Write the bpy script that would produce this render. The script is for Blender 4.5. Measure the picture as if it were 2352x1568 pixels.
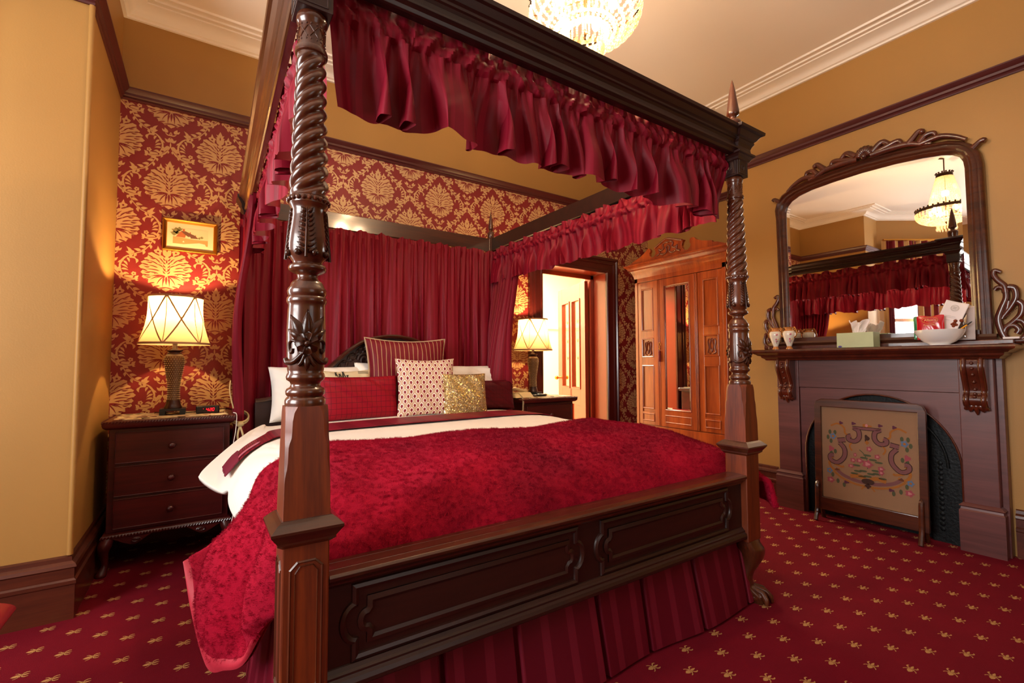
import bpy, bmesh, math, random
from mathutils import Vector, Matrix
PI = math.pi
S = bpy.context.scene
for o in list(bpy.data.objects): bpy.data.objects.remove(o, do_unlink=True)

# ------------------------------------------------------------------ camera, world, light
cd = bpy.data.cameras.new('camera'); cam = bpy.data.objects.new('camera', cd)
S.collection.objects.link(cam); S.camera = cam
cd.sensor_width = 36; cd.lens = 1069.0/2352*36; cd.clip_start = 0.02
yaw, pitch, roll = .585, .0475, -.003
F = Vector((math.sin(yaw)*math.cos(pitch), math.cos(yaw)*math.cos(pitch), math.sin(pitch)))
Rt = Vector((math.cos(yaw), -math.sin(yaw), 0)); Up = Rt.cross(F)
r2 = Rt*math.cos(roll)+Up*math.sin(roll); u2 = -Rt*math.sin(roll)+Up*math.cos(roll)
Mx = Matrix((r2, u2, -F)).transposed().to_4x4(); Mx.translation = Vector((0, 0, 1.10))
cam.matrix_world = Mx

W = bpy.data.worlds.new('world'); S.world = W; W.use_nodes = True
W.node_tree.nodes['Background'].inputs[0].default_value = (.75, .85, 1, 1)
W.node_tree.nodes['Background'].inputs[1].default_value = .15
S.view_settings.view_transform = 'Standard'
S.view_settings.look = 'None'
S.view_settings.exposure = -0.10
S.view_settings.gamma = 1.0
S.view_settings.use_curve_mapping = False

def area(name, loc, target, w, h, power, col):
    l = bpy.data.lights.new(name, 'AREA'); l.shape = 'RECTANGLE'; l.size = w; l.size_y = h
    l.energy = power; l.color = col
    o = bpy.data.objects.new(name, l); S.collection.objects.link(o); o.location = loc
    d = Vector(target)-Vector(loc); o.rotation_euler = d.to_track_quat('-Z', 'Y').to_euler()
    return o
def point(name, loc, power, col, r=.03):
    l = bpy.data.lights.new(name, 'POINT'); l.energy = power; l.color = col; l.shadow_soft_size = r
    o = bpy.data.objects.new(name, l); S.collection.objects.link(o); o.location = loc
    return o
DAY = (1, .975, .95)
# daylight outside the bay windows and the window behind the camera
area('daylight', (-1.86, 2.55, 1.75), (-1.86+.55, 2.55-.83, 1.75), 1.2, 1.75, 170, DAY)
area('daylight', (-2.62, .75, 1.75), (0, .75, 1.75), 1.9, 1.75, 235, DAY)
area('daylight', (1.3, -2.14, 1.70), (1.3, 0, 1.70), 1.5, 1.75, 14, DAY)
WARM = (1, .72, .42)
BULB = (1, .66, .34)

# ------------------------------------------------------------------ helpers
def srgb(h):
    if isinstance(h, str):
        h = h.lstrip('#'); h = [int(h[i:i+2], 16)/255 for i in (0, 2, 4)]
    return tuple((c/12.92 if c <= .04045 else ((c+.055)/1.055)**2.4) for c in h)+(1,)
def new_mat(name):
    m = bpy.data.materials.new(name); m.use_nodes = True
    return m, m.node_tree, m.node_tree.nodes['Principled BSDF']
def nd(nt, t, **k):
    n = nt.nodes.new(t)
    for a, b in k.items():
        if a.startswith('i_'):
            key = a[2:]; key = int(key) if key.isdigit() else key.replace('_', ' ')
            n.inputs[key].default_value = b
        else: setattr(n, a, b)
    return n
def P(name, col, rough=.5, metal=0, coat=0, coatr=.1, sheen=0, var=0, vs=8, bump=0, bs=60, spec=.5, trans=0, emis=None, es=0, stretch=None, sheentint=None):
    m, nt, b = new_mat(name); L = nt.links
    b.inputs['Base Color'].default_value = srgb(col); b.inputs['Roughness'].default_value = rough
    b.inputs['Metallic'].default_value = metal; b.inputs['Specular IOR Level'].default_value = spec
    b.inputs['Coat Weight'].default_value = coat; b.inputs['Coat Roughness'].default_value = coatr
    b.inputs['Sheen Weight'].default_value = sheen
    if sheen and sheentint: b.inputs['Sheen Tint'].default_value = srgb(sheentint)
    b.inputs['Transmission Weight'].default_value = trans
    if emis: b.inputs['Emission Color'].default_value = srgb(emis); b.inputs['Emission Strength'].default_value = es
    if var or bump:
        tc = nd(nt, 'ShaderNodeTexCoord'); mp = nd(nt, 'ShaderNodeMapping')
        if stretch: mp.inputs['Scale'].default_value = stretch
        L.new(tc.outputs['Object'], mp.inputs[0])
    if var:
        n = nd(nt, 'ShaderNodeTexNoise', i_Scale=vs, i_Detail=5); L.new(mp.outputs[0], n.inputs['Vector'])
        mr = nd(nt, 'ShaderNodeMapRange'); mr.inputs[1].default_value = .25; mr.inputs[2].default_value = .75
        mr.inputs[3].default_value = 1-var; mr.inputs[4].default_value = 1+var*.6
        L.new(n.outputs[0], mr.inputs[0])
        hs = nd(nt, 'ShaderNodeHueSaturation'); hs.inputs['Color'].default_value = srgb(col)
        L.new(mr.outputs[0], hs.inputs['Value']); L.new(hs.outputs[0], b.inputs['Base Color'])
    if bump:
        n = nd(nt, 'ShaderNodeTexNoise', i_Scale=bs, i_Detail=3); L.new(mp.outputs[0], n.inputs['Vector'])
        bm = nd(nt, 'ShaderNodeBump', i_Strength=bump, i_Distance=.01); L.new(n.outputs[0], bm.inputs['Height'])
        L.new(bm.outputs[0], b.inputs['Normal'])
    return m
def wood(name, dark, light, axis=2, scale=14, rough=.28, coat=.5, coatr=.12):
    """grain stretched along the axis"""
    m, nt, b = new_mat(name); L = nt.links
    tc = nd(nt, 'ShaderNodeTexCoord'); mp = nd(nt, 'ShaderNodeMapping')
    sc = [1, 1, 1]; sc[axis] = .07; mp.inputs['Scale'].default_value = sc
    L.new(tc.outputs['Object'], mp.inputs[0])
    n = nd(nt, 'ShaderNodeTexNoise', i_Scale=scale, i_Detail=6, i_Roughness=.6, i_Distortion=.6); L.new(mp.outputs[0], n.inputs['Vector'])
    n2 = nd(nt, 'ShaderNodeTexNoise', i_Scale=scale*9, i_Detail=3); L.new(mp.outputs[0], n2.inputs['Vector'])
    mx = nd(nt, 'ShaderNodeMath', operation='MULTIPLY_ADD'); mx.inputs[1].default_value = .35
    L.new(n2.outputs[0], mx.inputs[0]); L.new(n.outputs[0], mx.inputs[2])
    cr = nd(nt, 'ShaderNodeValToRGB'); cr.color_ramp.elements[0].position = .45; cr.color_ramp.elements[1].position = .85
    cr.color_ramp.elements[0].color = srgb(dark); cr.color_ramp.elements[1].color = srgb(light)
    L.new(mx.outputs[0], cr.inputs[0]); L.new(cr.outputs[0], b.inputs['Base Color'])
    b.inputs['Roughness'].default_value = rough; b.inputs['Coat Weight'].default_value = coat
    b.inputs['Coat Roughness'].default_value = coatr
    return m
def tinted(name, base, stripe, freq, width=.5, rough=.4, sheen=.3, axis=0, wob=0, rough2=None):
    """cloth with stripes along uv"""
    m, nt, b = new_mat(name); L = nt.links
    uv = nd(nt, 'ShaderNodeUVMap'); sp = nd(nt, 'ShaderNodeSeparateXYZ'); L.new(uv.outputs[0], sp.inputs[0])
    mu = nd(nt, 'ShaderNodeMath', operation='MULTIPLY'); mu.inputs[1].default_value = freq; L.new(sp.outputs[axis], mu.inputs[0])
    fr = nd(nt, 'ShaderNodeMath', operation='FRACT'); L.new(mu.outputs[0], fr.inputs[0])
    lt = nd(nt, 'ShaderNodeMath', operation='LESS_THAN'); lt.inputs[1].default_value = width; L.new(fr.outputs[0], lt.inputs[0])
    mx = nd(nt, 'ShaderNodeMix', data_type='RGBA'); mx.inputs[6].default_value = srgb(base); mx.inputs[7].default_value = srgb(stripe)
    L.new(lt.outputs[0], mx.inputs[0]); L.new(mx.outputs[2], b.inputs['Base Color'])
    b.inputs['Roughness'].default_value = rough
    if rough2 is not None:
        mr = nd(nt, 'ShaderNodeMapRange'); mr.inputs[3].default_value = rough; mr.inputs[4].default_value = rough2
        L.new(lt.outputs[0], mr.inputs[0]); L.new(mr.outputs[0], b.inputs['Roughness'])
    b.inputs['Sheen Weight'].default_value = sheen; b.inputs['Sheen Tint'].default_value = srgb(stripe)
    b.inputs['Specular IOR Level'].default_value = .22
    return m

def nrm(v):
    return v.normalized() if v.length > 1e-9 else Vector((0, 0, 1))
class G:
    def __init__(s): s.v = []; s.f = []; s.m = []; s.uv = {}
    def add(s, vs, fs, m=0, uvs=None):
        b = len(s.v); s.v += [tuple(x) for x in vs]
        for f in fs: s.f.append(tuple(i+b for i in f)); s.m.append(m)
        if uvs:
            for i, u in enumerate(uvs): s.uv[b+i] = u
        return s
    def box(s, x0, x1, y0, y1, z0, z1, m=0):
        vs = [(x, y, z) for z in (z0, z1) for y in (y0, y1) for x in (x0, x1)]
        return s.add(vs, [(0, 2, 3, 1), (4, 5, 7, 6), (0, 1, 5, 4), (2, 6, 7, 3), (0, 4, 6, 2), (1, 3, 7, 5)], m)
    def frustum(s, a, b, m=0):
        """a,b = (x0,x1,y0,y1,z)"""
        vs = []
        for (x0, x1, y0, y1, z) in (a, b): vs += [(x0, y0, z), (x1, y0, z), (x0, y1, z), (x1, y1, z)]
        return s.add(vs, [(0, 2, 3, 1), (4, 5, 7, 6), (0, 1, 5, 4), (2, 6, 7, 3), (0, 4, 6, 2), (1, 3, 7, 5)], m)
    def prism(s, poly, fn, w0, w1, m=0):
        n = len(poly)
        vs = [fn(u, v, w0) for u, v in poly]+[fn(u, v, w1) for u, v in poly]
        return s.add(vs, [tuple(range(n))[::-1], tuple(range(n, 2*n))]+[(i, (i+1) % n, n+(i+1) % n, n+i) for i in range(n)], m)
    def poly(s, pts, m=0): return s.add(pts, [tuple(range(len(pts)))], m)
    def lathe(s, prof, c=(0, 0, 0), seg=32, m=0, rf=None, axis='z', caps=True):
        vs = []; fs = []; n = len(prof)
        for i, (r, z) in enumerate(prof):
            for k in range(seg):
                a = 2*PI*k/seg; q = r if rf is None else rf(r, z, a)
                p = (q*math.cos(a), q*math.sin(a), z)
                if axis == 'y': p = (p[0], -p[2], p[1])
                elif axis == 'x': p = (-p[2], p[0], p[1])
                vs.append((c[0]+p[0], c[1]+p[1], c[2]+p[2]))
        for i in range(n-1):
            for k in range(seg):
                k2 = (k+1) % seg; fs.append((i*seg+k, i*seg+k2, (i+1)*seg+k2, (i+1)*seg+k))
        if caps: fs.append(tuple(range(seg))[::-1]); fs.append(tuple((n-1)*seg+k for k in range(seg)))
        return s.add(vs, fs, m)
    def sphere(s, c, r, seg=12, rings=8, m=0, sc=(1, 1, 1)):
        prof = [(max(1e-4, math.sin(PI*i/rings)), -math.cos(PI*i/rings)) for i in range(rings+1)]
        vs = []; fs = []
        for q, z in prof:
            for k in range(seg):
                a = 2*PI*k/seg; vs.append((c[0]+r*sc[0]*q*math.cos(a), c[1]+r*sc[1]*q*math.sin(a), c[2]+r*sc[2]*z))
        for i in range(rings):
            for k in range(seg):
                k2 = (k+1) % seg; fs.append((i*seg+k, i*seg+k2, (i+1)*seg+k2, (i+1)*seg+k))
        return s.add(vs, fs, m)
    def tube(s, pts, r, seg=10, m=0, caps=True, flat=None):
        pts = [Vector(p) for p in pts]; n = len(pts); rs = r if isinstance(r, (list, tuple)) else [r]*n
        vs = []; fs = []; prev = None
        for i, p in enumerate(pts):
            t = nrm(pts[min(i+1, n-1)]-pts[max(i-1, 0)])
            if prev is None:
                a = Vector((0, 0, 1)) if abs(t.z) < .9 else Vector((1, 0, 0)); u = nrm(t.cross(a))
            else: u = nrm(prev-t*prev.dot(t))
            prev = u; w = t.cross(u)
            for k in range(seg):
                a = 2*PI*k/seg; d = (u*math.cos(a)+w*math.sin(a))*rs[i]
                if flat: fd = Vector(flat[0]); d = d-fd*d.dot(fd)*(1-flat[1])
                vs.append(p+d)
        for i in range(n-1):
            for k in range(seg):
                k2 = (k+1) % seg; fs.append((i*seg+k, i*seg+k2, (i+1)*seg+k2, (i+1)*seg+k))
        if caps: fs.append(tuple(range(seg))[::-1]); fs.append(tuple((n-1)*seg+k for k in range(seg)))
        return s.add(vs, fs, m)
    def sweep(s, path, prof, O, U, V, N, closed=False, m=0, capends=True):
        """path in the (U,V) plane; prof = (d, h): d offset to the left of the path, h along N"""
        O, U, V, N = map(Vector, (O, U, V, N)); n = len(path); vs = []; fs = []; k = len(prof)
        for i in range(n):
            p = Vector(path[i])
            a = Vector(path[i-1]) if (i or closed) else None; b = Vector(path[(i+1) % n]) if (i < n-1 or closed) else None
            d1 = nrm2(p-a) if a is not None else None; d2 = nrm2(b-p) if b is not None else None
            if d1 is None: d1 = d2
            if d2 is None: d2 = d1
            n1 = Vector((-d1.y, d1.x)); n2 = Vector((-d2.y, d2.x)); mt = n1+n2
            if mt.length < 1e-6: mt = n1.copy()
            mt.normalize(); c = max(.25, mt.dot(n1)); mt = mt/c
            for d, h in prof:
                q = p+mt*d; vs.append(O+U*q.x+V*q.y+N*h)
        cnt = n if closed else n-1
        for i in range(cnt):
            j = (i+1) % n
            for e in range(k):
                e2 = (e+1) % k; fs.append((i*k+e, j*k+e, j*k+e2, i*k+e2))
        if not closed and capends: fs.append(tuple(range(k))[::-1]); fs.append(tuple((n-1)*k+e for e in range(k)))
        return s.add(vs, fs, m)
    def grid(s, nu, nv, fn, m=0, uvfn=None, wrap=False):
        vs = []; uvs = []
        for j in range(nv+1):
            for i in range(nu+1):
                u, v = i/nu, j/nv; vs.append(fn(u, v)); uvs.append(uvfn(u, v) if uvfn else (u, v))
        fs = [(j*(nu+1)+i, j*(nu+1)+i+1, (j+1)*(nu+1)+i+1, (j+1)*(nu+1)+i) for j in range(nv) for i in range(nu)]
        return s.add(vs, fs, m, uvs)
    def obox(s, c, size, rot, m=0):
        a, b, d = [q/2 for q in size]; c = Vector(c)
        vs = [c+rot@Vector((x*a, y*b, z*d)) for z in (-1, 1) for y in (-1, 1) for x in (-1, 1)]
        return s.add(vs, [(0, 2, 3, 1), (4, 5, 7, 6), (0, 1, 5, 4), (2, 6, 7, 3), (0, 4, 6, 2), (1, 3, 7, 5)], m)
    def build(s, name, mats, parent=None, smooth=False, bevel=0, bseg=2, angle=35, sub=0, solid=0, keep=False, weld=False):
        if not isinstance(mats, (list, tuple)): mats = [mats]
        off = Vector((0, 0, 0)); r = parent
        while r is not None: off += Vector(r.location); r = r.parent
        if parent is None and not keep and s.v:
            xs = [v[0] for v in s.v]; ys = [v[1] for v in s.v]; zs = [v[2] for v in s.v]
            off = Vector(((min(xs)+max(xs))/2, (min(ys)+max(ys))/2, min(zs)))
        me = bpy.data.meshes.new(name); me.from_pydata([tuple(Vector(v)-off) for v in s.v], [], s.f)
        for mt in mats: me.materials.append(mt)
        for i, p in enumerate(me.polygons): p.material_index = s.m[i]; p.use_smooth = bool(smooth)
        if s.uv:
            ul = me.uv_layers.new(name='UVMap')
            for l in me.loops: ul.data[l.index].uv = s.uv.get(l.vertex_index, (0, 0))
        if weld or not s.uv:
            bm = bmesh.new(); bm.from_mesh(me)
            if weld: bmesh.ops.remove_doubles(bm, verts=bm.verts, dist=1e-5)
            if not keep: bmesh.ops.recalc_face_normals(bm, faces=bm.faces)
            bm.to_mesh(me); bm.free()
        if smooth == 'auto' or smooth == 1: me.set_sharp_from_angle(angle=math.radians(angle))
        o = bpy.data.objects.new(name, me); S.collection.objects.link(o)
        if parent is not None: o.parent = parent
        else: o.location = off
        if bevel:
            b = o.modifiers.new('bevel', 'BEVEL'); b.width = bevel; b.segments = bseg; b.limit_method = 'ANGLE'; b.angle_limit = math.radians(40)
        if solid:
            b = o.modifiers.new('solid', 'SOLIDIFY'); b.thickness = solid; b.offset = 0
        if sub:
            b = o.modifiers.new('sub', 'SUBSURF'); b.levels = sub; b.render_levels = sub
        return o
def nrm2(v):
    return v.normalized() if v.length > 1e-9 else Vector((1, 0))
def thing(name, label, cat, loc=(0, 0, 0), group=None):
    o = bpy.data.objects.new(name, None); S.collection.objects.link(o); o.location = loc; o.empty_display_size = .1
    return tag(o, label, cat, group)
def tag(o, label, cat=None, group=None, kind=None):
    o['label'] = label
    if cat: o['category'] = cat
    if group: o['group'] = group
    if kind: o['kind'] = kind
    return o
def struct(o, label=None):
    o['kind'] = 'structure'
    if label: o['label'] = label
    return o
def dup(root, loc, rotz=0, label=None, group=None):
    r = root.copy(); S.collection.objects.link(r); r.location = loc; r.rotation_euler = (0, 0, rotz)
    if label: r['label'] = label
    if group: r['group'] = group
    for ch in list(root.children):
        c = ch.copy(); S.collection.objects.link(c); c.parent = r
        for g in list(ch.children):
            d = g.copy(); S.collection.objects.link(d); d.parent = c
    return r
def cat1(a, b, c, d, t):
    return 0.5*((2*b)+(c-a)*t+(2*a-5*b+4*c-d)*t*t+(3*b-a-3*c+d)*t*t*t)
def spline(P_, t):
    n = len(P_)-1; x = min(max(t, 0), 1)*n; i = min(int(x), n-1); f = x-i
    g = lambda k: Vector(P_[min(max(k, 0), n)])
    a, b, c, d = g(i-1), g(i), g(i+1), g(i+2)
    if i == 0: a = 2*b-c
    if i == n-1: d = 2*c-b
    return cat1(a, b, c, d, f)
def path(P_, n): return [spline(P_, i/n) for i in range(n+1)]
def patch(rows, u, v):
    return spline([spline(r, u) for r in rows], v)
def fbm(seed, n=5, base=1.0):
    r = random.Random(seed); T = [(base*(1.7**k)*r.uniform(.8, 1.2), r.uniform(0, 6.28), .6**k) for k in range(n)]
    tot = sum(t[2] for t in T)
    return lambda x: sum(a*math.sin(f*x*6.283+p) for f, p, a in T)/tot
def smooth(a, b, x):
    t = min(max((x-a)/(b-a), 0), 1); return t*t*(3-2*t)

# ------------------------------------------------------------------ materials
M = {}
M['ochre'] = P('ochre_paint', '#A87C3C', .55, var=.03, vs=3, bump=.05, bs=150)
M['ceil'] = P('ceiling_paint', '#F0E4D4', .7)
M['cornice'] = P('cornice_plaster', '#F0E6D8', .6)
M['red'] = P('wallpaper_ground', '#7E1A1C', .55)
M['gold'] = P('wallpaper_print', '#C89E6C', .45)
M['trim'] = P('painted_picture_rail', '#4C1614', .5, coat=.1, coatr=.3)
M['base'] = wood('skirting_mahogany', '#3B160C', '#5E2A17', 0, 12, .35, .4, .2)
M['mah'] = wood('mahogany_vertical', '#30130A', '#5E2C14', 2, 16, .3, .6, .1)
M['mahx'] = wood('mahogany_lengthwise', '#260E08', '#4A200F', 0, 16, .3, .6, .1)
M['mahy'] = wood('mahogany_depthwise', '#2E120A', '#562812', 1, 16, .3, .6, .1)
M['mahb'] = wood('mahogany_block', '#451608', '#80360F', 2, 16, .45, .15, .2)
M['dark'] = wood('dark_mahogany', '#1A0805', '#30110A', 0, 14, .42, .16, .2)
M['stand'] = wood('bedside_mahogany', '#2E0A0A', '#541614', 0, 10, .32, .4, .2)
M['ward'] = wood('wardrobe_cedar', '#7A2A0E', '#B4541E', 2, 10, .28, .6, .12)
M['wardc'] = wood('wardrobe_carving', '#5A2010', '#7E3416', 2, 10, .35, .4, .2)
M['mant'] = wood('mantel_cedar', '#4A2220', '#6B3834', 1, 9, .42, .25, .3)
M['mantc'] = wood('mantel_corbel', '#371209', '#5C2411', 2, 12, .3, .6, .15)
M['iron'] = P('blackened_iron', '#15181A', .5, metal=.6, bump=.3, bs=70)
M['satin'] = tinted('burgundy_satin_stripe', '#760C20', '#86142A', 14, .45, .46, .15, 0, rough2=.56)
M['drape'] = tinted('burgundy_drape', '#740A1C', '#7E1026', 16, .4, .55, .0, 0, rough2=.6)
M['skirt'] = tinted('burgundy_skirt_stripe', '#5A0A1C', '#6C1226', 6, .3, .42, .3, 0, rough2=.55)
M['white'] = P('white_cotton', '#F2EEE6', .8, sheen=.2, bump=.15, bs=25)
M['quilt'] = tinted('white_duvet', '#F0ECE4', '#E8E3DA', 70, .35, .7, .15, 1)
M['brass'] = P('gilt_brass', '#C98F3C', .28, metal=1)
M['black'] = P('black_plastic', '#0C0C0D', .3, coat=.3)
M['cream'] = P('cream_cord', '#CDB98A', .7)
M['glass'] = P('clear_glass', '#FFFFFF', .02, trans=1)
M['mirror'] = P('mirror_silver', '#F4F2EE', .01, metal=1)

def fur(name, col, tint):
    m, nt, b = new_mat(name); L = nt.links
    tc = nd(nt, 'ShaderNodeTexCoord')
    n = nd(nt, 'ShaderNodeTexNoise', i_Scale=2.6, i_Detail=2, i_Roughness=.5); L.new(tc.outputs['Object'], n.inputs['Vector'])
    n2 = nd(nt, 'ShaderNodeTexNoise', i_Scale=120, i_Detail=5, i_Roughness=.8); L.new(tc.outputs['Object'], n2.inputs['Vector'])
    cr = nd(nt, 'ShaderNodeValToRGB'); cr.color_ramp.elements[0].position = .25; cr.color_ramp.elements[1].position = .62
    cr.color_ramp.elements[0].color = srgb('#6A0419'); cr.color_ramp.elements[1].color = srgb(col)
    L.new(n.outputs[0], cr.inputs[0]); L.new(cr.outputs[0], b.inputs['Base Color'])
    ad = nd(nt, 'ShaderNodeMath', operation='MULTIPLY_ADD'); ad.inputs[1].default_value = .15
    L.new(n.outputs[0], ad.inputs[0]); L.new(n2.outputs[0], ad.inputs[2])
    bm = nd(nt, 'ShaderNodeBump', i_Strength=.5, i_Distance=.015); L.new(ad.outputs[0], bm.inputs['Height']); L.new(bm.outputs[0], b.inputs['Normal'])
    b.inputs['Roughness'].default_value = .75; b.inputs['Sheen Weight'].default_value = .5; b.inputs['Sheen Roughness'].default_value = .35
    b.inputs['Sheen Tint'].default_value = srgb(tint); b.inputs['Specular IOR Level'].default_value = .08
    return m
M['fur'] = fur('red_faux_fur', '#A20A2A', '#E04060')
M['bind'] = P('fur_throw_binding', '#A8182F', .6, sheen=.6, sheentint='#D05060', bump=.1, bs=80)

def shade_mat():
    m, nt, b = new_mat('lampshade_silk'); L = nt.links; out = nt.nodes['Material Output']
    tr = nd(nt, 'ShaderNodeBsdfTranslucent'); tr.inputs[0].default_value = srgb('#F4CE98')
    df = nd(nt, 'ShaderNodeBsdfDiffuse'); df.inputs[0].default_value = srgb('#E8D6AE')
    mx = nd(nt, 'ShaderNodeMixShader'); mx.inputs[0].default_value = .48
    L.new(df.outputs[0], mx.inputs[1]); L.new(tr.outputs[0], mx.inputs[2]); L.new(mx.outputs[0], out.inputs[0])
    return m
M['shade'] = shade_mat()
def crystal():
    m, nt, b = new_mat('crystal_beads'); L = nt.links; out = nt.nodes['Material Output']
    tr = nd(nt, 'ShaderNodeBsdfTranslucent'); tr.inputs[0].default_value = srgb('#FFF8EA')
    gl = nd(nt, 'ShaderNodeBsdfGlossy'); gl.inputs[0].default_value = srgb('#FFF4DC'); gl.inputs[1].default_value = .08
    tp = nd(nt, 'ShaderNodeBsdfTransparent'); tp.inputs[0].default_value = srgb('#FBF0D8')
    a = nd(nt, 'ShaderNodeMixShader'); a.inputs[0].default_value = .35; L.new(tr.outputs[0], a.inputs[1]); L.new(gl.outputs[0], a.inputs[2])
    c = nd(nt, 'ShaderNodeMixShader'); c.inputs[0].default_value = .22; L.new(a.outputs[0], c.inputs[1]); L.new(tp.outputs[0], c.inputs[2])
    L.new(c.outputs[0], out.inputs[0]); return m
M['crystal'] = crystal()
def thin_glass(name, tint, gloss=.08):
    m, nt, b = new_mat(name); L = nt.links; out = nt.nodes['Material Output']
    gl = nd(nt, 'ShaderNodeBsdfGlossy'); gl.inputs[1].default_value = .02
    tp = nd(nt, 'ShaderNodeBsdfTransparent'); tp.inputs[0].default_value = srgb(tint)
    c = nd(nt, 'ShaderNodeMixShader'); c.inputs[0].default_value = gloss; L.new(tp.outputs[0], c.inputs[1]); L.new(gl.outputs[0], c.inputs[2])
    L.new(c.outputs[0], out.inputs[0]); return m
M['pane'] = thin_glass('window_pane', '#FFFFFF')
# ------------------------------------------------------------------ room shell
D = 3.715; XB = 3.868; XR = 4.42; XL = -.471; YP = 2.813; ZR = 2.784; ZC = 3.291; ZT = 3.375
YB0, YB1 = .30, 2.24           # chimney breast
def clip(poly, x0, x1, z0, z1):
    for ax, lim, sg in ((0, x0, 1), (0, x1, -1), (1, z0, 1), (1, z1, -1)):
        out = []; n = len(poly)
        for i in range(n):
            a, b = poly[i], poly[(i+1) % n]; da = (a[ax]-lim)*sg; db = (b[ax]-lim)*sg
            if da >= 0: out.append(a)
            if (da >= 0) != (db >= 0):
                t = da/(da-db); out.append((a[0]+(b[0]-a[0])*t, a[1]+(b[1]-a[1])*t))
        poly = out
        if len(poly) < 3: return None
    return poly
def leaf(p0, p1, w, bend=0, n=6, tip=.65):
    """pointed leaf outline from p0 to p1"""
    x0, y0 = p0; x1, y1 = p1; dx, dy = x1-x0, y1-y0; L = math.hypot(dx, dy); nx, ny = -dy/L, dx/L
    L1 = []; L2 = []
    for i in range(n+1):
        t = i/n; c = bend*math.sin(PI*t)
        hw = w*(math.sin(PI*t**tip) if 0 < t < 1 else 0)*.5
        bx, by = x0+dx*t+nx*c, y0+dy*t+ny*c
        L1.append((bx+nx*hw, by+ny*hw)); L2.append((bx-nx*hw, by-ny*hw))
    return L1+L2[1:-1][::-1]
def petal(p0, p1, w, n=5):
    """rounded lobed petal"""
    x0, y0 = p0; x1, y1 = p1; dx, dy = x1-x0, y1-y0; L = math.hypot(dx, dy); nx, ny = -dy/L, dx/L
    prof = [(0, .12), (.3, .35), (.55, .85), (.68, .78), (.8, 1.0), (.93, .72), (.97, .35), (1.03, .0)]
    A = [(x0+dx*t+nx*w*.5*h, y0+dy*t+ny*w*.5*h) for t, h in prof]; B = [(x0+dx*t-nx*w*.5*h, y0+dy*t-ny*w*.5*h) for t, h in prof[:-1]]
    return A+B[::-1]
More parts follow.
